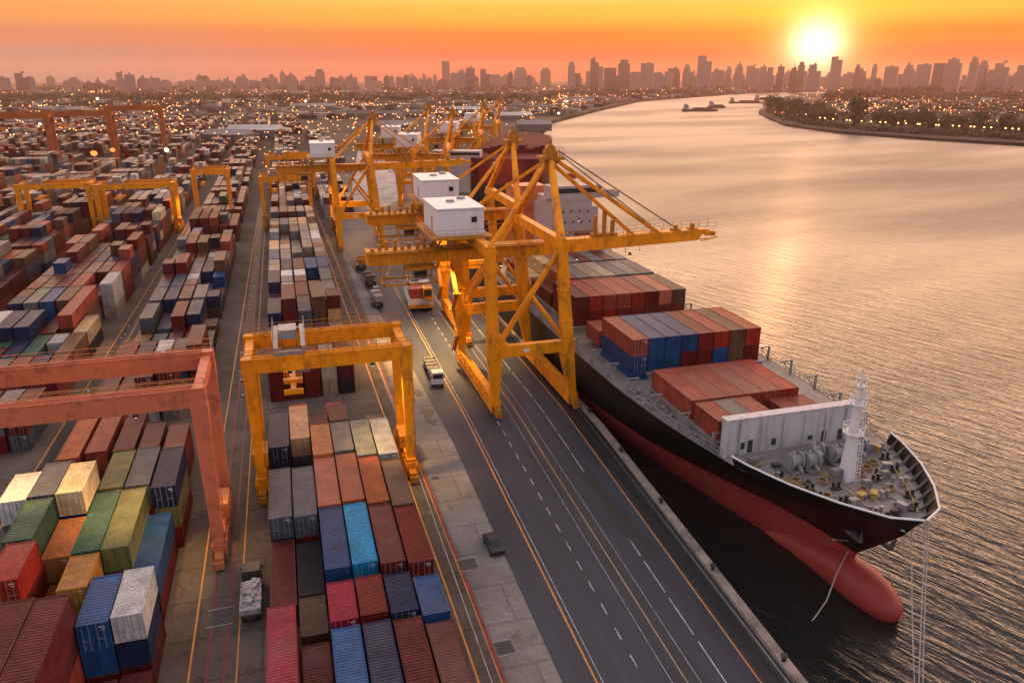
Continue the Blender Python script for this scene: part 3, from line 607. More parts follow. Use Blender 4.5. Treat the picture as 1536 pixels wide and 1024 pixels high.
    for x in (-14, -10.4, -6.2):
        t.box(x - .1, x + .1, -2.2, 2.2, 18.0, 18.3)
        for y in (-2.1, 2.1): t.box(x - .08, x + .08, y - .08, y + .08, 18.2, 20.9)
    rail_run(t, (-14.2, -2.2, 18.4), (-6, -2.2, 18.4), 1.0, 6); to = t.build('trolley', M_YEL2, r)
    cb = MB().box(-9.4, -7.4, -1.0, 1.0, 18.5, 20.3); co = cb.build('operator_cab', M_GREY, to); MB().box(-9.3, -7.5, -1.06, -1.0, 18.9, 19.9).build('window', M_GLASS, to)
    st = MB()
    for k in range(6):
        z0 = 2.8 + k * 3.6; ya, yb = (Y - 4.2, Y - .8) if k % 2 else (Y - .8, Y - 4.2)
        st.bar((-1.4, ya, z0), (-1.4, yb, z0 + 3.6), .7, .12); st.bar((-1.75, ya, z0 + 1), (-1.75, yb, z0 + 4.6), .05); st.box(-1.9, -.6, min(yb, ya) if yb < ya else yb, (min(yb, ya) if yb < ya else yb) + .9, z0 + 3.55, z0 + 3.65)
    st.build('stair', M_YEL2, r)
    for x, y in ((3.5, -2.4), (3.5, 2.4), (16, -1.6), (25, -1.6)): lamp_part(r, x, y, 20.2)
    return r
sts = make_sts(); sts.location = (26.5, 111, 0)
tag(sts, 'nearest yellow quay crane straddling the road, white machinery house, boom over ship', 'quay crane', 'ship to shore cranes along the quay')
def sts_copy(x, y, rz, lab, s=1.0, boom=False):
    c = copy_tree(sts, None, () if boom else ('boom', 'boom_fittings', 'fore_stay', 'hoist_cable')); c.location = (x, y, 0); c.rotation_euler = (0, 0, rz); c.scale = (s, s, s); tag(c, lab, 'quay crane', 'ship to shore cranes along the quay'); return c
sts_copy(30.0, 143, -.02, 'second yellow quay crane, directly behind the nearest one')
sts_copy(70, 322, -.32, 'second farthest of the yellow quay cranes, alongside the red ship')
sts_copy(14, 232, -.04, 'quay crane with its long boom lowered, behind the tall yellow yard gantry', 1.0, True)
sts_copy(43, 258, -.28, 'quay crane with white house just left of the red ship stern')
sts_copy(98, 398, -.37, 'smallest and farthest quay crane, standing at the quay bend')
sts_copy(43, 300, -.2, 'quay crane partly hidden right behind the one left of the red ship')

# ------------------------------------------------------------------ yard gantries
def make_rtg(name, span, ma, mb, base=8.6, z=17.4, legw=1.0, trolley_x=-4.2, depth=1.7):
    r = empty(name); S = span / 2; B = base / 2
    for y in (-B, B):
        for s in (-1, 1):
            MB().bar((s * S, y, 2.3), (s * S, y, z - depth + .1), legw * .8, legw * .85, legw * 1.05, legw * 1.25, up=(1, 0, 0)).build('leg', ma, r)
        g = MB().box(-S - .75, S + .75, y - .55, y + .55, z - depth, z); g.box(-S - .6, S + .6, y - .62, y + .62, z - .12, z + .03)
        for k in range(int(span / 2.9) + 1): x = -S + .5 + k * 2.9; g.box(x - .05, x + .05, y - .585, y + .585, z - depth - .03, z - .14)
        for d_ in (-.2, .2): g.box(-S + .4, S - .4, y + d_ - .05, y + d_ + .05, z + .03, z + .14)
        g.build('girder', ma, r)
        w = MB(); k = -1 if y < 0 else 1; yy = y + .62 * k
        rail_run(w, (-S - .7, yy, z), (S + .7, yy, z), 1.1, 14); rail_run(w, (-S - .7, y - .4 * k, z), (S + .7, y - .4 * k, z), .55, 14); w.build('handrail', mb, r)
    for s in (-1, 1):
        MB().bar((s * S, -B, z - .9), (s * S, B, z - .9), .9, 1.2).build('end_tie', ma, r)
        so = sill(r, s * S, -B - .7, B + .7, ma, mb)
        e = MB().box(s * S - .9, s * S + .9, -1.8, 1.6, 2.7, 4.4); e.box(s * S - .6, s * S + .6, 1.8, 2.8, 2.7, 3.9); e.build('power_unit', mb, r)
        l = MB(); xx = s * S + .75
        for yy in (-B + .2, -B + .7): l.bar((xx, yy, 2.6), (xx, yy, z), .06)
        for k in range(24): l.bar((xx, -B + .2, 3 + k * (z - 3) / 24), (xx, -B + .7, 3 + k * (z - 3) / 24), .05)
        l.build('ladder', mb, r)
    t = MB().box(trolley_x - 1.7, trolley_x + 1.7, -B - .3, -B + .3, z + .05, z + .5); t.box(trolley_x - 1.7, trolley_x + 1.7, B - .3, B + .3, z + .05, z + .5)
    for x in (-1.5, 1.5): t.box(trolley_x + x - .25, trolley_x + x + .25, -B, B, z + .5, z + .95)
    t.box(trolley_x - 1.1, trolley_x + .9, -1.4, 1.2, z + .9, z + 2.0); rail_run(t, (trolley_x - 1.8, -B, z + .95), (trolley_x - 1.8, B, z + .95), 1.0, 5); rail_run(t, (trolley_x + 1.8, -B, z + .95), (trolley_x + 1.8, B, z + .95), 1.0, 5)
    to = t.build('trolley', M_GREY, r)
    c = MB().box(trolley_x + .4, trolley_x + 2.0, -B + .9, -B + 2.6, z - 2.6, z - .6); c.build('operator_cab', M_GREY, to); MB().box(trolley_x + .5, trolley_x + 1.9, -B + .84, -B + .9, z - 2.2, z - 1.0).build('window', M_GLASS, to)
    sp = MB().box(trolley_x - 1.1, trolley_x + 1.1, -.5, .5, z - 5.0, z - 4.5); sp.box(trolley_x - .3, trolley_x + .3, -3.0, 3.0, z - 5.1, z - 4.7)
    for y in (-3, 3): sp.box(trolley_x - 1.1, trolley_x + 1.1, y - .15, y + .15, z - 5.3, z - 4.7)
    sp.build('spreader', M_YEL, r)
    cb = MB()
    for x in (-.8, .8):
        for y in (-.4, .4): cb.tube((trolley_x + x, y, z - 4.5), (trolley_x + x, y, z + .6), .035, n=4)
    cb.build('hoist_cable', M_DARK, r)
    for x in (-S * .5, S * .55): lamp_part(r, x, -B - .3, z - depth - .4, r=.16)
    return r
GRP = 'gantry cranes over the container yard'
rt = make_rtg('yard_gantry_crane', 17.6, M_YEL, M_YEL2); rt.location = (3.0, 89.2, 0)
tag(rt, 'yellow gantry crane nearest the camera, spanning the central container block', 'gantry crane', GRP)
rr = make_rtg('yard_gantry_crane', 25.0, M_RED, M_RED2, base=10.6, z=19.2, legw=1.25, trolley_x=-11.5, depth=1.9); rr.location = (-22.3, 78.4, 0)
tag(rr, 'large salmon red gantry crane spanning the left block in the foreground', 'gantry crane', GRP)
def rtg_copy(src, x, y, lab, s=(1, 1, 1)):
    c = copy_tree(src); c.location = (x, y, 0); c.scale = s; tag(c, lab, 'gantry crane', GRP); return c
rtg_copy(rt, -68.5, 272, 'leftmost of the distant yellow gantries, over a block of red containers', (1.1, 1, .92))
rtg_copy(rt, -45.0, 268, 'yellow gantry right beside the leftmost distant one, over pale topped containers', (1.22, 1, .9))
rtg_copy(rt, -24.0, 283, 'narrow yellow gantry standing beside the bright lamp mast road', (.62, 1, 1.02))
rtg_copy(rt, .2, 263, 'distant yellow gantry over the far end of the central block', (.85, 1, .98))
rtg_copy(rt, 3.0, 330, 'farthest yellow gantry on the central block, beyond another one', (1.0, 1, 1.0))
M_RUST = mat('crane_rust_orange', (.40, .115, .03), .6, spec=.15, var=.25, vscale=.3, dirt=(.12, .04, .02), dirt_amt=.7, dscale=.4)
rg = make_rtg('yard_gantry_crane', 17.6, M_RUST, M_RUST)
for k, (x, y, lab) in enumerate([(-165, 480, 'hazy orange gantry left of the red warning lamps'), (-140, 500, 'hazy orange gantry directly behind the red warning lamps'), (-112, 520, 'hazy orange gantry right of the red warning lamps'), (-200, 560, 'faint orange gantry farthest left under the skyline'), (-95, 600, 'faint orange gantry beyond the lamp mast')]):
    o = rg if k == 0 else copy_tree(rg)
    o.location = (x, y, 0); o.scale = (1.9, 1.2, 1.6); tag(o, lab, 'gantry crane', GRP)

# ------------------------------------------------------------------ the container ship at the quay
def hull_ship():
    r = empty('container_ship', (53.5, 48, 0))
    tabs = {-5.0: (57, [(0, .2), (10, 2.4), (18, 4.4), (26, 6.2), (36, 8.0), (52, 10.6), (70, 12.3), (95, 13.2)]), -3.5: (56, [(0, .25), (8, 2.5), (15, 4.3), (23, 6.2), (33, 8.4), (50, 11.0), (70, 12.6), (95, 13.3)]),
            -1.2: (55.9, [(0, .2), (5, 1.1), (10, 2.3), (16, 4.4), (23, 6.7), (32, 9.3), (46, 11.6), (62, 12.9), (90, 13.4)]), .3: (55.3, [(0, .15), (5, 1.0), (10.5, 2.4), (16, 4.7), (23, 7.2), (31, 9.8), (45, 11.9), (60, 13.0), (85, 13.5)]),
            3.0: (52.6, [(0, .1), (5, 2.4), (10, 4.4), (16, 6.8), (24, 9.2), (34, 11.4), (48, 12.9), (65, 13.5)]), 5.5: (50.2, [(0, .1), (4, 3.6), (9, 6.4), (14, 8.4), (20, 10.0), (30, 11.9), (42, 13.1), (60, 13.5)]),
            7.4: (48.9, [(0, .1), (1.5, 2.6), (5, 5.4), (9.5, 7.9), (14, 9.6), (18, 10.5), (24, 11.6), (32, 12.7), (42, 13.3), (60, 13.5)]), 8.6: (47.9, [(0, .1), (1.3, 2.8), (5, 5.7), (9.5, 8.2), (14, 9.8), (18, 10.7), (24, 11.7), (32, 12.8), (42, 13.4), (60, 13.5)])}
    def hb(z, Y):
        st, tb = tabs[z]; t = Y - st
        if Y > 168: 
            base = tb[-1][1]; k = (Y - 168) / 20; return base * (1 - .25 * k * k) if z > 0 else base * (1 - .75 * k)
        if t >= tb[-1][0]: return tb[-1][1]
        for a, c in zip(tb, tb[1:]):
            if a[0] <= t <= c[0]: return a[1] + (c[1] - a[1]) * (t - a[0]) / (c[0] - a[0])
        return 0
    def strake(zs, y1=188.0, name='hull', m=None, parent=None, ymax=None, bulw=False):
        U = [0, .004, .01, .02, .035, .05, .07, .09, .11, .135, .16, .19, .22, .26, .31, .37, .45, .55, .66, .78, .86, .9, .94, .97, 1]
        y1 = ymax or y1; mb = MB(); vs = []
        for z in zs:
            st = tabs[z][0]
            for s in (-1, 1):
                for u in U: Y = st + (y1 - st) * u; vs.append((s * hb(z, Y), Y - 48, z))
        n = len(U); fs = []
        for i in range(len(zs) - 1):
            for s in (0, 1):
                a = (2 * i + s) * n; c = (2 * i + 2 + s) * n
                for k in range(n - 1): fs.append((a + k, a + k + 1, c + k + 1, c + k) if s else (a + k + 1, a + k, c + k, c + k + 1))
            fs.append(((2 * i) * n, (2 * i + 1) * n, (2 * i + 3) * n, (2 * i + 2) * n))
            fs.append(((2 * i) * n + n - 1, (2 * i + 2) * n + n - 1, (2 * i + 3) * n + n - 1, (2 * i + 1) * n + n - 1)) if not bulw else None
        mb.add(vs, fs); return mb.build(name, m, parent, smooth=True)
    m_black = mat('hull_black', (.010, .010, .011), .4, spec=.25, var=.4, vscale=.25, dirt=(.04, .026, .02), dirt_amt=.3, dscale=.8, stretch=(1, .9, .10))
    m_boot = mat('antifouling_red', (.31, .042, .037), .5, spec=.25, var=.18, vscale=.2, dirt=(.16, .075, .055), dirt_amt=.65, dscale=.8, stretch=(1, .8, .12))
    m_deck = mat('deck_grey', (.21, .19, .18), .6, var=.25, vscale=.4, dirt=(.13, .075, .045), dirt_amt=.7, dscale=.35)
    m_wall = mat('breakwater_white', (.50, .50, .52), .5, var=.08, vscale=.3, dirt=(.24, .17, .13), dirt_amt=.8, dscale=1.0, stretch=(1, 1, .15))
    strake([.3, 3.0, 5.5, 7.4], m=m_black, parent=r, name='upper_hull'); strake([-5.0, -3.5, -1.2, .3], m=m_boot, parent=r, name='boot_topping')
    bw = strake([7.4, 8.6], m=m_black, parent=r, name='bulwark', ymax=64.0, bulw=True)
    U = [0, .015, .04, .08, .13, .2, .3, .42, .56, .72, .86, 1]; rl = MB()
    for s in (-1, 1): rl.path([(s * hb(8.6, 47.9 + 16.1 * u), -.1 + 16.1 * u, 8.63) for u in U], .11, 6)
    rl.build('bulwark_rail', M_WHITE, bw)
    for s in (-1, 1):
        for k in range(9):
            Y = 47.9 + 16.1 * (.1 + k * .1); h = hb(8.6, Y) - .1; g = hb(7.4, Y) - .12; st = MB()
            st.add([(s * h, Y - 48 - .05, 8.5), (s * (g - .75), Y - 48 - .05, 7.4), (s * g, Y - 48 - .05, 7.4), (s * h, Y - 48 + .05, 8.5), (s * (g - .75), Y - 48 + .05, 7.4), (s * g, Y - 48 + .05, 7.4)], [(0, 1, 2), (5, 4, 3), (0, 3, 4, 1), (1, 4, 5, 2), (2, 5, 3, 0)]); st.build('bulwark_stay', m_deck, bw)
    # bulbous bow
    bb = MB(); rings = [(0.7, .35, .3, -2.6), (1.1, 1.1, 1.05, -2.6), (2.0, 1.65, 1.6, -2.55), (3.5, 2.0, 2.05, -2.5), (5.2, 2.2, 2.3, -2.55), (7.5, 2.2, 2.35, -2.7), (10, 2.2, 2.3, -3.0), (14, 2.5, 2.1, -3.6), (20, 3.4, 1.7, -4.4)]; n = 18; vs = []; fs = []
    for (y, a, c, zc) in rings:
        for k in range(n): t = 2 * math.pi * k / n; vs.append((a * math.cos(t) - .25, y, zc + c * math.sin(t)))
    for i in range(len(rings) - 1):
        for k in range(n): fs.append((i * n + k, i * n + (k + 1) % n, (i + 1) * n + (k + 1) % n, (i + 1) * n + k))
    fs.append(tuple(range(n - 1, -1, -1))); bb.add(vs, fs); bb.build('bulbous_bow', m_boot, r, smooth=True)
    # deck
    d = MB(); Us = [0, .01, .03, .06, .1, .15, .2, .27, .35, .5, .7, .86, .93, 1]; P = [(hb(7.4, 48.9 + 139.1 * u), .9 + 139.1 * u) for u in Us]
    d.add([(-x, y, 7.37) for x, y in P] + [(x, y, 7.37) for x, y in P], [(k, len(P) + k, len(P) + k + 1, k + 1) for k in range(len(P) - 1)]); d.build('deck', m_deck, r)
    # breakwater wall
    w = MB().box(-9.7, 7.0, 18.2, 19.1, 7.37, 11.6); w.box(-9.9, -9.5, 18.0, 18.9, 7.37, 11.65)
    for k in range(6): x = -8 + k * 2.75; w.box(x - .07, x + .07, 18.05, 18.2, 7.4, 11.3)
    w.box(-9.9, 7.1, 18.1, 19.3, 11.6, 11.78); w.bar((6.8, 19.2, 9), (6.8, 21.5, 7.4), .3, .3)
    wo = w.build('breakwater', m_wall, r)
    for x, h in ((-7.6, .9), (-6.6, 1.5), (-3.6, .9), (1.2, 1.0), (3.0, 1.3), (5.2, 1.3)): MB().box(x - .28, x + .28, 18.12, 18.23, 7.5 if h > 1 else 8.0, 7.5 + h + (.4 if h < 1 else 0)).build('doorway', M_DARK, wo)
    # foremast
    X0 = -.2; m = MB(); m.bar((X0, 10.2, 7.37), (X0, 10.2, 12.8), 1.35, 1.1, .8, .7, up=(1, 0, 0)); m.bar((X0, 10.2, 12.8), (X0, 10.2, 18.0), .8, .7, .4, .36, up=(1, 0, 0)); m.tube((X0, 10.2, 18.0), (X0, 10.2, 19.7), .12, .06, 6)
    mo = m.build('foremast', M_WHITE, r)
    for z, a in ((12.7, 1.05), (15.9, .85), (17.8, .55)):
        p = MB().tube((X0, 10.2, z), (X0, 10.2, z + .12), a, a, 14)
        for h in (.5, .95): p.path([(X0 + a * math.cos(t * math.pi / 6), 10.2 + a * math.sin(t * math.pi / 6), z + h) for t in range(13)], .04, 5)
        for t in range(8): c, s_ = math.cos(t * math.pi / 4) * a, math.sin(t * math.pi / 4) * a; p.bar((X0 + c, 10.2 + s_, z), (X0 + c, 10.2 + s_, z + .95), .05)
        p.build('mast_platform', M_WHITE, mo)
    l = MB()
    for dx in (.1, .5): l.bar((X0 + dx + .2, 9.1, 7.4), (X0 + dx, 9.7, 18), .06)
    for k in range(26): l.bar((X0 + .3, 9.15 + k * .022, 7.8 + k * .4), (X0 + .7, 9.15 + k * .022, 7.8 + k * .4), .045)
    l.bar((X0 + 1.8, 11.6, 7.4), (X0 + .5, 10.4, 13), .2); l.build('mast_ladder', M_WHITE, mo)
    # windlasses: pairs of drums on frames
    for k, (x, y) in enumerate([(-4.4, 13.3), (-2.6, 13.0), (1.0, 13.4), (2.8, 13.6), (-.9, 14.6), (4.4, 14.4)]):
        g = MB().box(x - .7, x + .7, y - .9, y + .9, 7.37, 7.7); g.tube((x - .6, y, 8.6), (x + .6, y, 8.6), .62, n=14); g.tube((x - .68, y, 8.6), (x - .55, y, 8.6), .95, n=14); g.tube((x + .55, y, 8.6), (x + .68, y, 8.6), .95, n=14)
        g.box(x - .85, x - .7, y - .6, y + .5, 7.6, 9.1); g.box(x + .7, x + 1.25, y - .35, y + .4, 7.6, 9.3); g.bar((x, y + .5, 9.4), (x + .3, y - 1.0, 7.7), .35); g.build('windlass', M_GREY, r)
    for k, (x, y) in enumerate([(-6.8, 12.2), (-5.4, 9.2), (-3.8, 6.2), (-1.9, 3.6), (2.0, 3.4), (3.4, 5.4), (4.6, 7.6), (5.8, 10.2), (6.9, 12.8), (.9, 6.0), (2.4, 9.0), (-2.6, 8.8)]):
        g = MB().box(x - .55, x + .55, y - .28, y + .28, 7.37, 7.5)
        for s in (-.32, .32): g.tube((x + s, y, 7.5), (x + s, y, 8.15), .17, n=10); g.tube((x + s, y, 8.15), (x + s, y, 8.25), .23, n=10)
        g.build('bollard', M_DARK if k % 3 else M_GREY, r)
    m_yo = mat('deck_yellow', (.42, .27, .05), .6, var=.3); m_br = mat('rope_coil_tan', (.30, .19, .09), .8, var=.35, bump=.5, bscale=6)
    for x, y in [(-5.6, 11.2), (-3.0, 10.4), (1.8, 10.6), (3.3, 11.4), (4.8, 12.2), (-.2, 7.7), (2.6, 7.2), (-4.6, 7.6), (.6, 11.8)]:
        g = MB()
        for k in range(3): g.path([((.55 - .05 * k) * math.cos(t * math.pi / 6) + x, (.55 - .05 * k) * math.sin(t * math.pi / 6) + y, 7.45 + .13 * k) for t in range(13)], .08, 5)
        g.build('rope_coil', m_br, r)
    for a, c in [((-7.5, 13.2), (-5.2, 9.0)), ((6.6, 11.8), (4.2, 6.4)), ((-2.2, 12), (-1.4, 9)), ((4.2, 6.4), (1.8, 2.6)), ((-6.2, 15.6), (-8.6, 14.6))]: MB().bar((*a, 7.62), (*c, 7.62), .12).build('deck_pipe', m_yo, r)
    for a, c in [((-6.4, 11), (-1, 4)), ((-1.5, 12.5), (-1.8, 4)), ((1.5, 12.6), (3.5, 5.4)), ((0, 12.5), (2.2, 3.6))]: MB().path([(a[0] + (c[0] - a[0]) * t / 6 + .12 * math.sin(t * 2), a[1] + (c[1] - a[1]) * t / 6, 7.43) for t in range(7)], .06, 5).build('mooring_rope', M_ROPE, r)
    for x, y, s in [(-1.0, 10.6, .8), (6.2, 14.8, .7), (-7.8, 15.6, .6), (.8, 8.4, .5), (3.9, 9.4, .5)]:
        MB().box(x - s, x + s, y - s * .6, y + s * .6, 7.37, 7.37 + s * 1.3).box(x - s * .8, x + s * .8, y - s * .5, y + s * .5, 7.37 + s * 1.3, 7.5 + s * 1.3).build('deck_locker', m_deck, r)
    # hatch coamings and lashing galleries
    for y0, y1, x0, x1, zt in ((19.8, 36.4, -9.9, 9.9, 8.38), (41.2, 52.6, -10.4, 10.2, 8.38), (63.2, 74.6, -10.4, 10.2, 8.38), (75.2, 86.6, -10.4, 10.2, 8.38), (87.2, 104, -10.4, 10.2, 8.38)):
        h = MB().box(x0 + (2.55 if y0 == 41.2 else 0), x1, y0, y1, 7.37, zt - .2); h.box(x0 - .2 + (2.55 if y0 == 41.2 else 0), x1 + .2, y0 - .15, y1 + .15, zt - .2, zt); h.build('hatch_cover', m_deck, r)
    for k in range(14):
        Y = 20 + k * 5.9; e = hb(7.4, 48 + Y) - .5
        for s in (-1, 1):
            p = MB().box(s * e - .12, s * e + .12, Y - .12, Y + .12, 7.37, 9.5); p.bar((s * e, Y, 9.4), (s * (e - 1.6), Y, 9.4), .16); p.bar((s * e, Y, 7.6), (s * (e - 1.4), Y, 9.3), .1); p.build('lashing_post', M_GREY, r)
    for s in (-1, 1):
        rr_ = MB(); Ys = [18 + 7.5 * k for k in range(12)]
        for h in (.5, 1.0): rr_.path([(s * (hb(7.4, 48 + y) - .18), y, 7.4 + h) for y in Ys], .045, 5)
        for k in range(70): y = 18 + k * 1.2; e = hb(7.4, 48 + y) - .18; rr_.bar((s * e, y, 7.37), (s * e, y, 8.42), .05)
        rr_.build('deck_railing', M_GREY, r)
    for k in range(34):
        y = R.uniform(3, 17); e = hb(7.4, 48 + y) - 1.2; x = R.uniform(-e, e)
        if abs(x + .2) < 1.2 and abs(y - 10.2) < 1.5: continue
        h_ = R.uniform(.3, 1.1); g = MB(); a_ = R.random() * 3
        if k % 3 == 0: g.tube((x, y, 7.37), (x, y, 7.37 + h_), .16, .1, 8); g.tube((x - .3, y, 7.37 + h_), (x + .3, y, 7.37 + h_), .1, n=6); g.build('ventilator', M_GREY, r)
        elif k % 3 == 1: g.rbox(x, y, 7.37, 7.37 + h_ * .8, .9, .55, a_, tx=.85); g.rbox(x, y, 7.37 + h_ * .8, 7.5 + h_ * .8, 1.0, .65, a_); g.build('deck_locker', [M_GREY, m_yo, M_DARK][k % 9 // 3], r)
        else: g.rbox(x, y, 7.37, 7.62, 1.1, .3, a_); g.rbox(x, y, 7.62, 7.95, .25, .25, a_); g.build('fairlead', M_DARK, r)
    cl = MB()
    for k in range(40):
        y = 19 + R.random() * 20; e = hb(7.4, 48 + y); x = -e + .6 + R.random() * 1.6; s = R.uniform(.15, .4); cl.rbox(x, y, 7.37, 7.37 + s * 1.5, s * 2, s, R.random() * 3)
    cl.build('deck_fittings', M_GREY, r)['kind'] = 'stuff'
    # anchors in their hawse pipes, hull marks
    for s in (-1, 1):
        Y = 6.6 if s < 0 else 4.6; x = s * (hb(3.0, 48 + Y) + .35) * (1.0 if s < 0 else 1.1); a = MB(); z = 3.6
        a.box(x - .18, x + .18, Y - .2, Y + .2, z - .4, z + 1.6); a.bar((x, Y - 1.0, z - .5), (x, Y + 1.0, z - .5), .5, .45)
        for k in (-1, 1): a.bar((x, Y + k * .9, z - .6), (x + s * .25, Y + k * 1.15, z + .7), .38, .5, .1, .2)
        a.build('anchor', mat('anchor_iron', (.09, .085, .085), .6, var=.4, dirt=(.22, .09, .03), dirt_amt=.8, dscale=1.5) if s < 0 else MATS['anchor_iron'], r)
        h = MB().ball((s * (hb(3.0, 48 + Y) - .1), Y, 4.6), .7, 1.1, .8); h.build('hawse_pipe', m_black, r, smooth=True)
    for (Y0, Y1) in ((1.6, 3.2), (12.5, 14.2), (22, 22.6)):
        p = MB(); o_ = .05
        p.add([(-hb(5.5, 48 + Y0) - .25 - o_, Y0, 6.35), (-hb(5.5, 48 + Y1) - .22 - o_, Y1, 6.35), (-hb(5.5, 48 + Y1) - .3 - o_, Y1, 6.6), (-hb(5.5, 48 + Y0) - .35 - o_, Y0, 6.6)], [(0, 1, 2, 3)]); p.build('hull_mark', M_WHITE, r)
    # accommodation block far aft
    s = MB().box(1.0, 11.8, 108, 120, 7.37, 20.2); s.box(1.4, 10.5, 108.6, 119, 20.2, 22.0); so = s.build('superstructure', mat('superstructure_cream', (.40, .33, .30), .6, var=.12, dirt=(.3, .2, .15), dirt_amt=.4), r)
    b = MB().box(1.2, 13, 109.5, 114, 22.0, 24.6); b.box(.4, 17.5, 110, 112.4, 21.8, 22.1); b.box(13, 17.5, 110, 110.1, 22.1, 23.1); b.box(13, 17.5, 112.3, 112.4, 22.1, 23.1); bo = b.build('bridge', MATS['superstructure_cream'], so); MB().box(1.4, 12.8, 109.42, 109.5, 23.1, 24.1).build('bridge_window', M_GLASS, bo)
    for k in range(3):
        for j in range(5): MB().box(1.6 + j * 1.9 + (k % 2) * .5, 1.95 + j * 1.9 + (k % 2) * .5, 107.94, 108.0, 14.5 + k * 2.3, 14.95 + k * 2.3).build('porthole', M_GLASS, so)
    mm = MB().tube((2.8, 113, 25.8), (2.8, 113, 30.6), .55, .3, 8); mm.box(1.6, 4, 112.6, 113.4, 28, 28.5); mm.box(2, 3.6, 112.7, 113.3, 29.6, 30); mm.tube((2.8, 113, 30.6), (2.8, 113, 33), .1, n=6); mm.box(6.5, 8, 112, 113.5, 25.8, 27); mm.build('signal_mast', mat('mast_red', (.3, .04, .035), .5), so)
    f = MB().box(-3, 5, 124, 130, 7.37, 23); f.build('funnel', M_RED, r)
    return r
ship = hull_ship(); tag(ship, 'black hulled container ship with red underside and bulbous bow, moored at the quay', 'container ship')
# mooring ropes and the anchor chain
tip = Vector((54.2, 48.2, 8.2))
for k, (px_, py_, a) in enumerate([(1384, 1034, tip), (1378, 1034, tip + Vector((-.25, 0, -.2))), (1372, 1034, Vector((55.3, 50.9, 5.5)))]):
    e = gp(px_, py_, -3.5); e2 = a + (e - a) * 1.0
    m = MB().path([a + (e2 - a) * t / 8 + Vector((0, 0, -.5 * math.sin(math.pi * t / 8))) for t in range(9)], .055, 5).build('mooring_line', M_ROPE)
    tag(m, ['pale mooring line hanging from the bow tip, outermost', 'pale mooring line hanging from the bow tip, inner of the pair', 'pale line hanging below the starboard anchor'][k], 'rope', 'lines hanging from the ship bow')
pts = [Vector((49.2, 54.2, 3.4)), gp(1285, 815, .2) + Vector((-.5, 0, .4)), gp(1262, 862, -1.6) + Vector((-.6, 0, .3)), gp(1240, 900, -3.0), gp(1222, 926, -3.5), gp(1205, 945, -3.7)]
tag(MB().path(pts, .07, 5).build('anchor_chain', M_ROPE), 'thin anchor chain hanging across the red bow into dark water', 'chain')

# ------------------------------------------------------------------ other vessels
def ship2():
    r = empty('cargo_ship', (71.5, 252, -3.5), -.36); mr = mat('far_ship_red', (.12, .02, .02), .85, spec=.08, var=.25, vscale=.1); mk = mat('far_ship_black', (.022, .022, .024), .8, spec=.1, var=.3)
    def sec(y, w, z0, z1, k): return [(-w * k, y, z0), (w * k, y, z0), (w, y, z1), (-w, y, z1)]
    for nm, z0, z1, m in (('lower_hull', -1, 16, mk), ('upper_hull', 16, 24.5, mr)):
        b = MB(); vs = []; st = [(0, 9), (2, 12), (8, 13.2), (90, 13.2), (115, 9), (130, .6)]
        for y, w in st: vs += sec(y, w, z0, z1, .8 if z0 < 0 and y < 8 else .96 if z0 < 0 else 1)
        fs = [(3, 2, 1, 0)]
        for i in range(len(st) - 1):
            for k in range(4): fs.append((i * 4 + k, i * 4 + (k + 1) % 4, i * 4 + 4 + (k + 1) % 4, i * 4 + 4 + k))
        fs.append(tuple(range(len(vs) - 4, len(vs)))); b.add(vs, fs); b.build(nm, m, r)
    h = MB().box(-24, -11, 3, 14, 13, 24.5); h.box(-25.5, -9, 4, 10, 24.5, 26.6); ho = h.build('deckhouse', mat('deckhouse_grey', (.46, .43, .42), .6, var=.15), r); MB().box(-25.2, -9.3, 3.92, 4.0, 25.2, 26.1).build('window', M_GLASS, ho)
    d = MB()
    for k in range(9): d.box(-10 + 2.6 * k, -7.6 + 2.6 * k, 22, 34, 24.5, 26 + (k * 7 % 3) * .6)
    d.build('deck_cargo', mr, r)
    for x, y, z in ((2, -.4, 16), (3.4, -.4, 21), (1.4, -.4, 11)): lamp_part(r, x, y, z, r=.35)
    return r
tag(ship2(), 'large ship with tall red and black stern, floodlit, beyond the yellow cranes', 'cargo ship')
M_BARGE = mat('barge_brown', (.06, .045, .04), .7, var=.4)
for k, (x, y, L, lab) in enumerate([(1050, 167, 55, 'dark barge drifting alone in mid river'), (1075, 162, 30, 'small dark tug just ahead of the mid river barge'), (1120, 155, 70, 'long barge nearest the wooded river point'), (1145, 150, 40, 'smaller barge beyond the long one by the point')]):
    p = gp(x, y, -3.5); r = empty('barge', p, math.atan2(p.y, p.x) - 1.35)
    MB().prism([(-L / 2, -5), (L / 2 - 6, -5), (L / 2, 0), (L / 2 - 6, 5), (-L / 2, 5)], 0, 3).build('hull', M_BARGE, r); MB().box(-L / 2 + 2, -L / 2 + 9, -3.5, 3.5, 3, 9).box(-L / 2 + 3, -L / 2 + 7, -2.5, 2.5, 9, 11).build('wheelhouse', M_GREY, r)
    MB().box(-L / 5, L / 3, -3.5, 3.5, 3, 5.5).build('cargo_hatch', M_BARGE, r); tag(r, lab, 'barge')

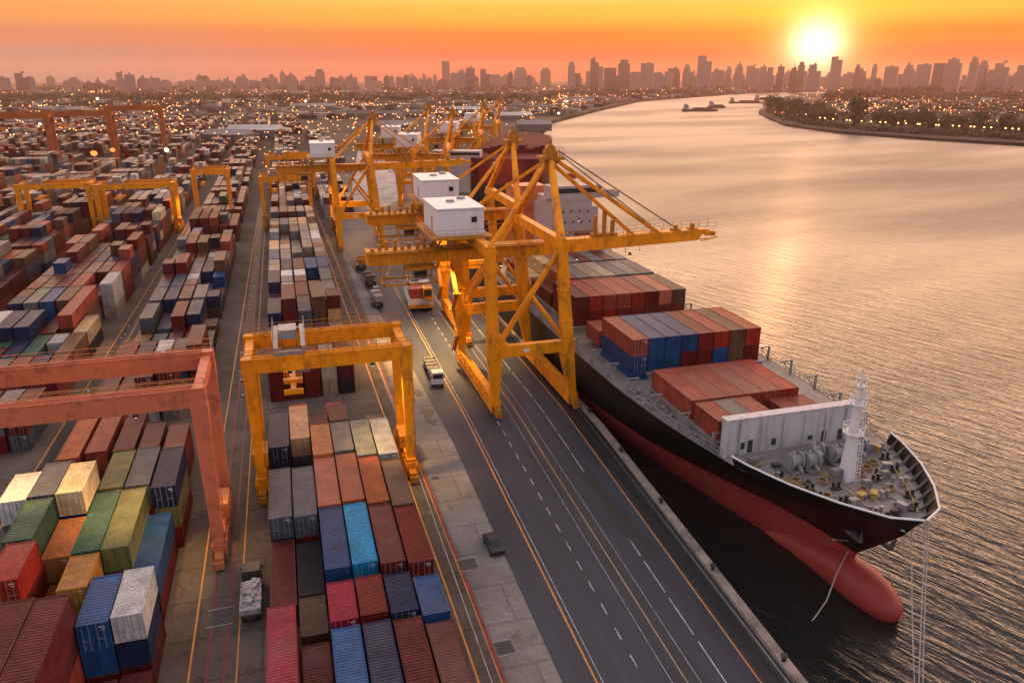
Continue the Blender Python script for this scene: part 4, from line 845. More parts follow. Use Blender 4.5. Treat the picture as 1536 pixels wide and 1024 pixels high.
# ------------------------------------------------------------------ vehicles and small things on the quay
M_CAB = mat('cab_white', (.62, .6, .58), .4, var=.15, dirt=(.2, .16, .13), dirt_amt=.5, dscale=1)
M_RUBBLE = mat('cargo_grey', (.36, .32, .3), .7, var=.5, vscale=2, bump=.5)
def wheels(root, xs, ys, r=.5, w=.3):
    for x in xs:
        for y in ys:
            t = MB().tube((x - w / 2, y, r), (x + w / 2, y, r), r, n=14); o = t.build('wheel', M_RUBBER, root); MB().tube((x - w / 2 - .02, y, r), (x + w / 2 + .02, y, r), r * .5, n=10).build('rim', M_GREY, o)
def truck(name, loc, rz, lab, cabm, load=None, L=11.5, cat='truck', grp=None):   # drives towards local -y
    r = empty(name, loc, rz)
    MB().box(-.45, .45, -1.2, L, .95, 1.25).box(-1.1, 1.1, 2.6, L, 1.25, 1.4).build('chassis', M_DARK, r)
    c = MB(); c.add([(-1.1, -1.4, .7), (1.1, -1.4, .7), (1.1, .7, .7), (-1.1, .7, .7), (-1.05, -1.15, 2.9), (1.05, -1.15, 2.9), (1.05, .65, 2.9), (-1.05, .65, 2.9)], MB.BF); co = c.build('cab', cabm, r)
    w = MB(); w.add([(-.95, -1.33, 1.75), (.95, -1.33, 1.75), (.92, -1.21, 2.6), (-.92, -1.21, 2.6), (-.95, -1.26, 1.75), (.95, -1.26, 1.75), (.92, -1.14, 2.6), (-.92, -1.14, 2.6)], [(0, 1, 2, 3), (7, 6, 5, 4), (0, 4, 5, 1), (3, 2, 6, 7), (0, 3, 7, 4), (1, 5, 6, 2)]); w.build('windscreen', M_GLASS, co)
    for s in (-1, 1): MB().box(s * .75 - .16, s * .75 + .16, -1.46, -1.38, .95, 1.2).build('headlight', M_WHITE, co); MB().box(s * 1.2 - .08, s * 1.2 + .08, -1.3, -1.15, 1.9, 2.4).build('mirror', M_DARK, co)
    wheels(r, (-.9, .9), (-.5, 3.2, L - 2.6, L - 1.3))
    if load == 'frame':
        g = MB()
        for k in range(5): y = 3 + k * (L - 3.6) / 4; g.box(-1.15, 1.15, y, y + .18, 1.4, 1.6); g.box(-1.2, -1.08, y, y + .14, 1.4, 2.3); g.box(1.08, 1.2, y, y + .14, 1.4, 2.3)
        g.box(-1.2, 1.2, 1.2, 1.5, 1.3, 2.8); g.build('cargo_rack', M_RUBBLE, r)
    elif load == 'rubble':
        g = MB().box(-1.15, 1.15, 1.1, L - .2, 1.4, 2.0); q = random.Random(3)
        for k in range(26): g.rbox(q.uniform(-.8, .8), q.uniform(1.6, L - 1), 1.9, 2.1 + q.random() * .5, q.uniform(.3, .9), q.uniform(.3, .9), q.random() * 3)
        g.build('cargo', M_RUBBLE, r)
    elif load:
        g = MB().box(-1.2, 1.2, 1.3, L, 1.42, 4.0); o = g.build('cargo_box', load, r)
    return tag(r, lab, cat, grp)
p = gp(655, 577); truck('yard_truck', (p.x + .1, p.y, 0), -.03, 'white cabbed yard truck with empty trailer beside the orange lane line', M_CAB, 'frame', 11).scale = (.85, .9, .85)
p = gp(378, 940); ft = truck('flatbed_truck', (p.x, p.y + 5.4, 0), math.pi, 'grey loaded flatbed truck parked on the rails left of the central block', M_DARK, 'rubble', 6.4); ft.scale = (.8, .85, .9)
p = gp(507, 352); truck('container_truck', (p.x, p.y + 2, 0), 0, 'dark red box truck parked at the far end of the central rails', mat('truck_red', (.22, .02, .02), .45), mat('truck_box_red', (.2, .022, .02), .5, var=.25), 10)
for k, (x, y, lab) in enumerate([(566, 462, 'flat trailer with brown cargo, nearest of the three parked in a line'), (556, 430, 'flat trailer in the middle of the line of three'), (542, 405, 'flat trailer with small orange load, farthest of the three in a line')]):
    p = gp(x, y); r = empty('cargo_trailer', (p.x, p.y, 0), -.10 + .02 * k)
    MB().box(-1.3, 1.3, 0, 9.5, .9, 1.2).box(-.3, .3, -1.8, 0, .9, 1.1).build('flatbed', M_DARK, r); wheels(r, (-1.05, 1.05), (1.2, 7.2, 8.4), .45)
    q = random.Random(k); m = MB()
    for j in range(7): m.rbox(q.uniform(-.5, .5), .8 + j * 1.25, 1.2, 1.5 + q.random() * 1.3, q.uniform(1, 1.9), q.uniform(.6, 1.1), q.uniform(-.15, .15))
    m.build('cargo', [M_RUBBLE, mat('cargo_brown', (.16, .1, .07), .7, var=.4), M_YEL2][k], r); tag(r, lab, 'trailer', 'trailers parked in a line beside the road')
def mobile_crane():
    p = gp(632, 466); r = empty('mobile_harbour_crane', (p.x, p.y, 0), -.06)
    MB().box(-2.6, 2.6, 0, 11, 1.0, 2.6).box(-2.4, 2.4, 4, 10.6, 2.6, 5.2).build('body', M_CAB, r)
    MB().box(-2.2, .3, .2, 3.4, 2.6, 4.8).build('engine_house', mat('machine_red', (.24, .025, .02), .5, var=.25), r)
    c = MB().box(.5, 2.5, -.4, 2.4, 2.4, 4.9); co = c.build('operator_cab', M_YEL, r); MB().box(.7, 2.3, -.46, -.4, 3.2, 4.6).build('windscreen', M_GLASS, co)
    g = MB().box(-2.7, 2.7, -.9, -.4, .8, 1.5); rail_run(g, (-2.5, -.7, 2.6), (.4, -.7, 2.6), 1.0, 5); g.build('front_frame', M_YEL2, r)
    rf = MB().box(-1.6, .2, 5, 7.6, 5.2, 5.9); rf.tube((1.2, 8, 5.2), (1.2, 8, 6.6), .3, n=8); rail_run(rf, (-2.3, 4.1, 5.2), (-2.3, 10.5, 5.2), 1, 6); rail_run(rf, (2.3, 4.1, 5.2), (2.3, 10.5, 5.2), 1, 6); rf.build('roof_equipment', M_GREY, r)
    wheels(r, (-2.2, 2.2), (1, 3, 5, 7.5, 9.5), .75, .6)
    b = MB()
    for s in (-.5, .5): b.bar((s, 9, 5), (s * .6, 20, 12), .22); b.bar((s, 9.5, 4.4), (s * .6, 20, 11.4), .16)
    for k in range(9): t = k / 9; b.bar((-.5 + .2 * t, 9 + 11 * t, 5 + 7 * t), (.5 - .2 * t, 10 + 11 * t, 5.2 + 7 * t), .1)
    b.build('lattice_boom', M_GREY, r)
    return tag(r, 'big white and red wheeled harbour machine with yellow cab on the road', 'mobile crane')
mobile_crane()
p = gp(733, 806); p2 = gp(748, 838); r = empty('parked_car', ((p.x + p2.x) / 2, (p.y + p2.y) / 2, 0), .03)
mb_ = mat('car_black', (.015, .015, .017), .3, var=.2)
MB().add([(-.85, -2.0, .35), (.85, -2.0, .35), (.85, 2.1, .35), (-.85, 2.1, .35), (-.82, -2.0, .85), (.82, -2.0, .85), (.82, 2.1, .9), (-.82, 2.1, .9)], MB.BF).build('body', mb_, r, smooth=False)
c = MB(); c.add([(-.78, -.9, .86), (.78, -.9, .86), (.78, 1.7, .88), (-.78, 1.7, .88), (-.6, -.3, 1.42), (.6, -.3, 1.42), (.6, 1.1, 1.42), (-.6, 1.1, 1.42)], MB.BF); co = c.build('cabin', M_GLASS, r); MB().box(-.62, .62, -.28, 1.08, 1.42, 1.46).build('roof', mb_, co)
wheels(r, (-.78, .78), (-1.3, 1.3), .33, .22); r.scale = (.88, .88, .85); tag(r, 'small black car parked on the concrete beside the asphalt edge', 'car')
for k, (x, y, w, lab) in enumerate([(702, 846, 1.7, 'dark steel pit cover nearest the parked black car'), (757, 971, 1.5, 'dark steel pit cover nearest the camera beside the rails'), (653, 717, .9, 'small dark pit cover beside the right gantry leg'), (609, 545, 1.0, 'dark pit cover beyond the gantry leg by the rails'), (588, 577, 1.0, 'faint pit cover between gantry leg and asphalt'), (330, 925, 2.1, 'wide dark pit cover on the left rail lane')]):
    p = gp(x, y); r = empty('pit_cover', (p.x, p.y, 0)); MB().box(-w / 2, w / 2, -w * .55, w * .55, .002, .03).build('plate', M_DARK, r); MB().box(-w / 2 - .12, w / 2 + .12, -w * .55 - .12, -w * .55, .002, .035).box(-w / 2 - .12, w / 2 + .12, w * .55, w * .55 + .12, .002, .035).build('frame', M_GREY, r); tag(r, lab, 'pit cover', 'steel pit covers in the concrete')
M_OIL = mat('oil_stain_dark', (.011, .011, .012), .5, var=.5, vscale=1.5)
def blob(name, cx, cy, rx, ry, z, m, seed):
    q = random.Random(seed); n = 22; ph = [q.uniform(0, 6.28) for _ in range(3)]
    pl = [(cx + rx * math.cos(t) * (1 + .25 * math.sin(3 * t + ph[0]) + .18 * math.sin(5 * t + ph[1]) + .1 * math.sin(9 * t + ph[2])), cy + ry * math.sin(t) * (1 + .25 * math.sin(2 * t + ph[1]) + .2 * math.sin(4 * t + ph[2]))) for t in [2 * math.pi * k / n for k in range(n)]]
    MB().sheet(pl, z).build(name, m, kind='structure')
for k, (x, y, rx, ry) in enumerate([(627, 590, .8, 1.2), (640, 620, 1.0, 1.5), (648, 633, .8, 1.0), (618, 600, .5, .8), (660, 560, .6, 1.0), (925, 770, .9, 9)]): p = gp(x, y); blob('oil_stain', p.x, p.y, rx, ry, .014 if k == 5 else .008, M_OIL, k)
q = random.Random(41); m = MB()
for _ in range(110):
    u = q.random(); X = (-9.4 if u < .55 else -32.7 if u < .75 else 14.6 + q.uniform(-1, 1)) + q.gauss(0, .45); Y = q.uniform(115, 235); a = q.uniform(.08, .28); m.rbox(X, Y, .0, a * .7, a * 2, a, q.random() * 3)
m.build('lane_debris', mat('debris_pale', (.55, .52, .48), .8, var=.4), kind='stuff')
pl = [gp(*p_) for p_ in ((537, 226), (578, 232), (592, 262), (600, 300), (560, 318), (527, 300), (530, 262))]
MB().sheet([(p_.x, p_.y) for p_ in pl], .005).build('pale_apron', mat('pale_concrete', (.42, .38, .35), .85, var=.3, vscale=.15, dirt=(.12, .1, .09), dirt_amt=.7, dscale=.08), kind='structure')
# fenders along the quay edge, mooring bollards
fm = MB().tube((-.25, 0, 0), (.25, 0, 0), .62, n=14).mesh('fender', M_RUBBER); fr = MB().tube((-.28, 0, 0), (.28, 0, 0), .26, n=10).mesh('fender_core', M_DARK)
bm_ = MB().tube((0, 0, 0), (0, 0, .45), .2, n=10).tube((0, 0, .45), (0, 0, .58), .32, n=10).mesh('quay_bollard', M_DARK)
for k in range(16):
    y = 42 + k * 6.5; x = lerp_line(L_QE, y)
    o = bpy.data.objects.new('tyre_fender', fm); COL.objects.link(o); o.location = (x + 1.18, y, -.9); f2 = bpy.data.objects.new('core', fr); COL.objects.link(f2); f2.parent = o
    tag(o, f'black tyre fender on the quay wall, {ORD[k]} from the near end', 'fender', 'tyre fenders on the quay wall')
    if k % 2 == 0:
        o = bpy.data.objects.new('quay_bollard', bm_); COL.objects.link(o); o.location = (x + .45, y + 2, .28); tag(o, f'iron mooring bollard on the quay edge, {ORD[k // 2]} from the near end', 'bollard', 'mooring bollards on the quay edge')

# ------------------------------------------------------------------ lamp masts
def mast(x, y, h, lab, red=False, lr=.9, name='lamp_mast'):
    r = empty(name, (x, y, 0)); MB().tube((0, 0, 0), (0, 0, h), .28, .14, 8).build('pole', M_GREY, r); MB().box(-1.6, 1.6, -.25, .25, h - .2, h + .2).build('lamp_bracket', M_DARK, r)
    MB().ball((0, -.3, h), lr, lr, lr * .8, 10, 6).build('lamp', M_LAMPR if red else M_LAMP, r); return tag(r, lab, 'lamp')
p = atD(250, 225, 355); mast(p.x, p.y, p.z, 'tall mast with a bright white floodlight above the left yard', lr=.8)
p = atD(141, 230, 470); mast(p.x, p.y, p.z, 'glowing red lamp under the orange gantries, left of two', True, 1.7)
p = atD(169, 225, 490); mast(p.x, p.y, p.z, 'glowing red lamp under the orange gantries, right of two', True, 1.3)
for k, (x, y, D, lab) in enumerate([(146, 148, 1500, 'very bright street light cluster below the left skyline'), (458, 152, 1450, 'bright orange lamp under the skyline left of centre'), (690, 168, 760, 'bright lamp left of the tallest crane head'), (850, 152, 1100, 'bright lamp on the curving quay, left of two'), (838, 170, 900, 'bright lamp on the curving quay, right of two'), (60, 186, 800, 'bright yellow lamp at the left edge')]):
    p = atD(x, y, D); mast(p.x, p.y, max(p.z, 5), lab, lr=D / 800)

# ------------------------------------------------------------------ city
def facade(name, rgb):
    m = bpy.data.materials.new(name); m.use_nodes = True; nt = m.node_tree; L = nt.links; b = nt.nodes['Principled BSDF']; b.inputs['Roughness'].default_value = .7
    tc = nd(nt, 'ShaderNodeTexCoord'); sp = nd(nt, 'ShaderNodeSeparateXYZ'); L.new(tc.outputs['Object'], sp.inputs[0])
    def fr(src, s, lo):
        a = nd(nt, 'ShaderNodeMath', operation='MULTIPLY'); L.new(src, a.inputs[0]); a.inputs[1].default_value = s
        f = nd(nt, 'ShaderNodeMath', operation='FRACT'); L.new(a.outputs[0], f.inputs[0]); g = nd(nt, 'ShaderNodeMath', operation='GREATER_THAN'); L.new(f.outputs[0], g.inputs[0]); g.inputs[1].default_value = lo; return g.outputs[0]
    ad = nd(nt, 'ShaderNodeMath', operation='ADD'); L.new(sp.outputs['X'], ad.inputs[0]); L.new(sp.outputs['Y'], ad.inputs[1])
    mu = nd(nt, 'ShaderNodeMath', operation='MULTIPLY'); L.new(fr(ad.outputs[0], 1 / 4.5, .45), mu.inputs[0]); L.new(fr(sp.outputs['Z'], 1 / 3.6, .5), mu.inputs[1])
    mx = nd(nt, 'ShaderNodeMix', data_type='RGBA'); L.new(mu.outputs[0], mx.inputs[0]); mx.inputs[6].default_value = (*rgb, 1); mx.inputs[7].default_value = tuple(c * .55 for c in rgb) + (1,)
    L.new(mx.outputs[2], b.inputs['Base Color']); return m
FAC = [facade('facade_grey', (.22, .2, .2)), facade('facade_tan', (.28, .22, .18)), facade('facade_dark', (.12, .11, .11))]
def tower(x0, x1, ytop, D, q):
    a = atD(x0, 130, D); c = atD(x1, 130, D); t = atD((x0 + x1) / 2, ytop, D); w = (c - a).length; h = max(t.z, 12); mid = (a + c) / 2; rz = math.atan2((c - a).y, (c - a).x) + q.uniform(-.1, .1); d = min(w, 45) * q.uniform(.6, 1)
    o = MB(); st = q.random()
    if st < .35 and w > 26: o.box(-w / 2, w * .1, -d / 2, d / 2, 0, h); o.box(w * .1, w / 2, -d / 2, d * .4, 0, h * q.uniform(.72, .92))
    elif st < .6: o.box(-w / 2, w / 2, -d / 2, d / 2, 0, h * .88); o.box(-w * .34, w * .34, -d * .34, d * .34, h * .88, h)
    else: o.box(-w / 2, w / 2, -d / 2, d / 2, 0, h)
    if q.random() < .5: u = q.uniform(-.25, .1) * w; o.box(u, u + w * .2, -d * .15, d * .15, h - .1, h + q.uniform(4, 9))
    if q.random() < .2: o.tube((0, 0, h), (0, 0, h + q.uniform(10, 22)), .8, .4, 5)
    fac = q.randrange(3); ob = o.build('tower_block', FAC[fac]); ob.location = (mid.x, mid.y, 0); ob.rotation_euler = (0, 0, rz); return ob, w, h, fac
def cv(lst, s, x0, y0): return [(x0 + a / s, x0 + c / s, y) for a, c, y in lst]
SKY = []
SKY += [(a, c, y, 'at far left') for a, c, y in cv([(8, 65, 117), (95, 172, 110), (172, 208, 118), (365, 410, 123), (410, 465, 120), (678, 740, 109), (725, 785, 112), (795, 865, 117), (880, 925, 117), (925, 985, 120), (1030, 1085, 122), (1120, 1175, 123), (1185, 1250, 121), (1250, 1280, 120), (1285, 1330, 122), (1360, 1435, 115), (1470, 1500, 122)], 3.84, 0, 0)]
SKY += [(a, c, y, 'left of the tallest slab tower') for a, c, y in cv([(80, 115, 108), (120, 175, 112), (235, 280, 117), (285, 340, 104), (365, 400, 116), (460, 525, 115), (567, 605, 114), (675, 705, 115), (715, 735, 115), (790, 815, 114), (830, 870, 115), (880, 895, 117), (900, 918, 112), (930, 955, 118), (960, 980, 112)], 3.84, 400, 0)]
SKY += [(a, c, y, 'above the yellow quay cranes') for a, c, y in cv([(1012, 1057, 92), (1060, 1100, 110), (1100, 1150, 106), (1150, 1200, 102), (1232, 1285, 104), (1305, 1350, 114), (1385, 1420, 109), (1428, 1495, 101), (1495, 1530, 113)], 3.84, 400, 0)]
SKY += [(a, c, y, 'between cranes and sun') for a, c, y in cv([(895, 940, 102), (1018, 1050, 93), (1050, 1075, 110), (1100, 1118, 107), (1118, 1155, 88), (1155, 1177, 100), (1180, 1235, 102), (1242, 1295, 90), (1300, 1340, 108), (1345, 1402, 95), (1405, 1460, 110), (1465, 1515, 103)], 3, 512, 0)]
SKY += [(a, c, y, 'just left of the sun') for a, c, y in cv([(0, 30, 97), (60, 122, 84), (125, 180, 105), (190, 215, 100), (230, 265, 97), (280, 340, 99), (340, 370, 100), (375, 400, 101), (420, 450, 100), (475, 510, 102), (510, 540, 93)], 3, 1024, 0)]
SKY += [(a, c, y, 'under or right of the sun') for a, c, y in cv([(560, 615, 97), (655, 705, 85), (765, 790, 97), (840, 865, 96), (900, 960, 100), (985, 1030, 98), (1040, 1105, 97), (1115, 1165, 95), (1165, 1240, 89), (1275, 1315, 87), (1315, 1360, 92), (1390, 1455, 95), (1490, 1536, 98)], 3, 1024, 0)]
q = random.Random(5); cnt = {}
for a, c, y, s in SKY:
    k = cnt.get(s, 0); cnt[s] = k + 1
    o, w, h, fa = tower(a, c, y, q.uniform(2500, 3100), q)
    tag(o, f"{'slim' if w < 60 else 'broad'} {['grey', 'tan', 'dark'][fa]} {'high' if h > 110 else 'mid'}-rise block, {ORD[k]} from left among skyline towers {s}", 'building', 'skyline tower blocks')
SECT = [(0, 390, 'at far left'), (390, 660, 'left of the tallest slab tower'), (660, 800, 'above the yellow quay cranes'), (800, 1024, 'between cranes and sun'), (1024, 1210, 'just left of the sun'), (1210, 1536, 'under or right of the sun')]
for k in range(215):
    x = q.uniform(-30, 1560) if k < 150 else q.uniform(880, 1550); w = q.uniform(6, 18) if k < 150 else q.uniform(5, 13); y = q.uniform(112, 126) - (5 if x > 900 else 0) - (q.uniform(0, 5) if k >= 150 else 0); o, w_, h, fa = tower(x, x + w, y, q.uniform(3000, 3700), q)
    s = next((t for a, c, t in SECT if a <= x < c), 'at far left' if x < 0 else 'under or right of the sun')
    tag(o, f'low hazy block filling the skyline gaps {s}', 'building', f'low hazy blocks {s}')
def on_left_bank(x, y):
    if y < 250: return x < 30
    pts = SHORE[6:]
    for a, c in zip(pts, pts[1:]):
        if a[1] <= y <= c[1]: return x < a[0] + (c[0] - a[0]) * (y - a[1]) / (c[1] - a[1]) - 15
    return True
def in_poly(x, y, P):
    r = False
    for (a, b_), (c, d_) in zip(P, P[1:] + P[:1]):
        if (b_ > y) != (d_ > y) and x < (c - a) * (y - b_) / (d_ - b_) + a: r = not r
    return r
M_ROOFS = [mat('roof_' + n, c, .8, var=.3, vscale=.05, spec=.12) for n, c in (('grey', (.13, .12, .115)), ('pale', (.28, .255, .235)), ('brown', (.09, .06, .05)), ('dark', (.04, .038, .036)), ('rust', (.15, .07, .045)), ('white', (.5, .47, .44)))]
def cam_pt(d, ang): return d * math.sin(ang), d * math.cos(ang)
def bank_pt(x): # near bank of the peninsula, photo pixel row
    B_ = [(1143, 167), (1180, 183), (1225, 190), (1260, 194), (1300, 197), (1400, 203), (1536, 211)]
    for a, c in zip(B_, B_[1:]):
        if a[0] <= x <= c[0]: return a[1] + (c[1] - a[1]) * (x - a[0]) / (c[0] - a[0])
    return B_[-1][1]
low = MB(); q = random.Random(21); half = math.atan(768 / F) + .06
for k in range(22000):
    d = 650 + 2200 * q.random() ** 1.4; an = YAW + q.uniform(-half, half); x, y = cam_pt(d, an); pen = in_poly(x, y, PEN)
    if not (on_left_bank(x, y) or pen): continue
    if not pen and y < 960 and x > -420: continue
    if pen and (q.random() < .3 or d < 640): continue
    z = -1.2 if pen else 0; s = (.6 + d / 1800)
    if pen:
        pp = px(x, y, 0)
        if pp[0] < 1262 or pp[1] > bank_pt(pp[0]) - 17: continue
    hh = q.uniform(2.5, 5.5) * (1 + (q.random() < .05) * .9) * (.8 if pen else 1)
    low.rbox(x, y, z, z + hh, q.uniform(5, 15) * s, q.uniform(4, 10) * s, q.uniform(-.3, .3) + (-.35 if d > 800 else 0), q.choice([0, 0, 1, 2, 3, 3, 4, 1, 5 if q.random() < .3 else 3]))
lo = low.build('low_rise_city', M_ROOFS, kind='stuff'); lo['label'] = 'mass of low roofs spreading to the skyline'; lo['category'] = 'city'
q = random.Random(8)
for k, (x, y, w, l, m, lab) in enumerate([(385, 207, 60, 26, 5, 'long pale warehouse roof left of the grey crane house'), (345, 214, 46, 22, 1, 'pale warehouse nearest the bright lamp mast'), (590, 196, 60, 26, 1, 'pale warehouse left of the far white crane house'), (770, 180, 60, 25, 5, 'white shed at the curving quay above the red ship'), (800, 196, 44, 24, 1, 'pale quay shed nearest the red ship'), (560, 178, 90, 28, 0, 'grey long warehouse below the dark tree belt'), (300, 172, 110, 30, 3, 'dark long warehouse under the left skyline'), (100, 170, 90, 30, 1, 'pale warehouse at left beneath the tree belt'), (30, 190, 80, 30, 0, 'grey warehouse at the far left edge'), (470, 166, 90, 30, 1, 'pale warehouse under the middle of the tree belt'), (870, 156, 70, 22, 1, 'pale shed along the far curve of the quay'), (700, 172, 60, 24, 5, 'white warehouse beyond the far crane heads')]):
    p = gp(x, y); r = empty('warehouse', (p.x, p.y, 0), q.uniform(-.5, .1)); h = q.uniform(5, 7); w *= .7; l *= .75
    MB().box(-w / 2, w / 2, -l / 2, l / 2, 0, h).build('wall', M_ROOFS[0], r)
    g = MB(); g.add([(-w / 2 - .5, -l / 2 - .5, h), (w / 2 + .5, -l / 2 - .5, h), (w / 2 + .5, l / 2 + .5, h), (-w / 2 - .5, l / 2 + .5, h), (-w / 2 - .5, 0, h + 3.5), (w / 2 + .5, 0, h + 3.5)], [(0, 1, 5, 4), (2, 3, 4, 5), (1, 2, 5), (3, 0, 4), (3, 2, 1, 0)]); g.build('roof', M_ROOFS[m], r); tag(r, lab, 'warehouse', 'warehouses beyond the yard')

# ------------------------------------------------------------------ trees
M_LEAF = mat('foliage', (.055, .06, .03), .8, var=.45, vscale=.25); M_BARK = mat('bark', (.07, .05, .035), .9, var=.3)
def leaf_crown(mb, c, r, h, n, s, q):
    for _ in range(n):
        u = q.uniform(-1, 1); t = q.uniform(0, 6.283); rr = (q.random() ** .4); k = math.sqrt(1 - u * u); lump = 1 + .28 * math.sin(3 * t + c[0]) * math.cos(2.3 * u + c[1])
        p = Vector((c[0] + r * rr * k * math.cos(t) * lump, c[1] + r * rr * k * math.sin(t) * lump, c[2] + h * rr * u * lump)); a = Vector((q.gauss(0, 1), q.gauss(0, 1), q.gauss(0, 1))).normalized(); b_ = a.orthogonal().normalized(); d_ = a.cross(b_); ss = s * q.uniform(.5, 1.3)
        mb.add([p + b_ * ss, p + d_ * ss * .8, p - b_ * ss * .7, p - d_ * ss], [(0, 1, 2, 3)])
def make_tree(seed, r, h, n=420):
    q = random.Random(seed); t = empty('tree'); k = MB().tube((0, 0, -1), (0, 0, h * .55), r * .09, r * .05, 7)
    for _ in range(5): a = q.uniform(0, 6.28); k.tube((0, 0, h * .35), (math.cos(a) * r * .6, math.sin(a) * r * .6, h * q.uniform(.55, .8)), r * .04, r * .015, 5)
    k.build('trunk', M_BARK, t); c = MB()
    for _ in range(7): a = q.uniform(0, 6.28); d_ = r * q.uniform(.15, .6); leaf_crown(c, (math.cos(a) * d_, math.sin(a) * d_, h * q.uniform(.28, .74)), r * q.uniform(.45, .65), h * q.uniform(.22, .34), n // 7, r * .12, q)
    c.build('crown', M_LEAF, t); return t
protos = [make_tree(1, 8, 17), make_tree(2, 9.5, 19), make_tree(3, 7, 20)]
used = [False] * 3; q = random.Random(17); tn = 0
def place_tree(x, y, s, lab, grp):
    global tn
    p = gp(x, y, -1.2); i = tn % 3; tn += 1; o = protos[i] if not used[i] else copy_tree(protos[i]); used[i] = True
    o.location = (p.x, p.y, -1.2); k = s * q.uniform(.9, 1.1); o.scale = (k, k, k); o.rotation_euler = (0, 0, q.uniform(0, 6)); tag(o, lab, 'tree', grp)
place_tree(1281, 191, 2.1, 'large round tree standing alone at the water among the lit lamps', 'trees on the river point')
for k in range(24): x = 1150 + k * 4.3 + q.uniform(-3, 3); place_tree(x, bank_pt(x) - 3 - q.random() * 9, q.uniform(.75, 1.35), 'dense tree in the wooded tip of the river point', 'trees covering the tip of the river point')
for k in range(40): x = 1312 + k * 6 + q.uniform(-5, 5); place_tree(x, bank_pt(x) - 4.5 - q.random() * 6, q.uniform(.6, 1.15), 'tree in the dark row along the near bank', 'trees in a row along the near bank of the point')
for k in range(26): x = 1236 + k * 7 + q.uniform(-2, 2); place_tree(x, 156 - (x - 1236) * .09 + q.uniform(-1, 2), 1.35, 'tree in the hazy row along the far side of the point', 'trees along the far side of the point')
belt = MB(); q = random.Random(31)
for (xa, xb, ya, yb, n, s) in ((-20, 830, 149, 155, 420, 10), (820, 1130, 142, 147, 160, 10), (1330, 1560, 146, 152, 160, 10), (1280, 1560, 160, 168, 70, 7), (-20, 500, 160, 166, 90, 7), (-20, 1560, 134, 140, 260, 13)):
    for _ in range(n):
        x = q.uniform(xa, xb); p = gp(x, q.uniform(ya, yb) + max(0, (760 - x)) * .0, 0)
        if not (on_left_bank(p.x, p.y) or in_poly(p.x, p.y, PEN)): continue
        leaf_crown(belt, (p.x, p.y, s * .6), s * q.uniform(.9, 1.9), s * q.uniform(.7, 1.1), 26, s * .34, q)
for _ in range(330):
    x = q.uniform(1150, 1560); p = gp(x, bank_pt(min(x, 1535)) - q.uniform(.6, 4.5), -1.2); leaf_crown(belt, (p.x, p.y, q.uniform(-.5, 1.5)), q.uniform(2, 5), q.uniform(1.2, 3), 22, 1.1, q)
bo = belt.build('distant_woodland', M_LEAF, kind='stuff'); bo['label'] = 'dark belts of trees crossing the far city'; bo['category'] = 'woodland'

# ------------------------------------------------------------------ lit lamps of the city
lp = empty('street_lamp'); MB().tube((0, 0, 0), (0, 0, 7.4), .16, .1, 6).build('pole', M_GREY, lp); MB().ball((0, 0, 7.6), .7, .7, .5, 8, 5).build('lamp', glow('street_lamp_glow', (1, .55, .18), 6), lp)
q = random.Random(77)
for k in range(24):
    x = 1225 + k * 13.2 + q.uniform(-6, 6); p = gp(min(x, 1534), bank_pt(x) - 2.5, -1.2); o = lp if k == 0 else copy_tree(lp); o.location = (p.x, p.y, -1.2); tag(o, f'lit street lamp on the river bank, {ORD[k]} from the tip of the point', 'street lamp', 'street lamps along the bank of the point')
M_L = [glow('city_glow_amber', (1, .42, .09), 3.2), glow('city_glow_warm', (1, .58, .22), 3.2), glow('city_glow_red', (1, .22, .05), 3)]
lt = MB(); q = random.Random(99)
def light(x, y, z=None, r=None):
    p = gp(x, y, 0); d = math.hypot(p.x, p.y)
    if not (on_left_bank(p.x, p.y) or in_poly(p.x, p.y, PEN)): return
    lt.oct((p.x, p.y, q.uniform(5, 9) if z is None else z), (r or q.uniform(.3, .8)) * d / 1000 + .1, mi=q.choice([0, 0, 1, 1, 2]))
for _ in range(700): light(q.uniform(0, 1536), 133 + 30 * q.random() ** 1.2)
for _ in range(380): light(q.uniform(0, 760), 160 + 60 * q.random() ** 1.4, r=.7)
for cx, cy, sx, sy, n in ((146, 145, 8, 5, 40), (200, 170, 60, 5, 70), (30, 187, 20, 4, 40), (460, 152, 40, 4, 50), (690, 176, 30, 6, 60), (840, 165, 22, 12, 130), (800, 190, 12, 10, 50), (1275, 172, 45, 6, 150), (1420, 168, 80, 10, 130), (1490, 192, 40, 3, 40), (1180, 178, 14, 4, 12), (960, 143, 90, 3, 80), (1200, 135, 110, 1.5, 80), (420, 250, 30, 25, 40), (560, 215, 60, 20, 60), (620, 190, 60, 15, 60)):
    for _ in range(n): light(q.gauss(cx, sx), max(131, q.gauss(cy, sy)))
lo = lt.build('city_lights', M_L, kind='stuff'); lo['label'] = 'countless warm lit lamps scattered over the far city'; lo['category'] = 'lights'

# ------------------------------------------------------------------ floodlights that shine on the quay and yard
def spot(loc, tgt, power, size=95, color=(1, .58, .2), r=.4):
    d = bpy.data.lights.new('floodlight', 'SPOT'); d.energy = power; d.color = color; d.spot_size = rad(size); d.spot_blend = .8; d.shadow_soft_size = r
    o = bpy.data.objects.new('floodlight_beam', d); COL.objects.link(o); o.location = loc; o.rotation_euler = (Vector(tgt) - Vector(loc)).to_track_quat('-Z', 'Y').to_euler(); return o
spot((23.4, 132, 19.6), (24, 132, 0), 80000, 105); spot((24.2, 119, 19.6), (22.5, 117, 0), 18000, 85)
spot((32, 150, 19.6), (30, 150, 0), 14000, 110); spot((8.6, 84.4, 15.2), (11.8, 86, 0), 8000, 90); spot((-30.2, 72.8, 16.7), (-25, 76, 7), 9000, 80); spot((-15.7, 72.8, 16.7), (-18, 73, 5), 6500, 75)
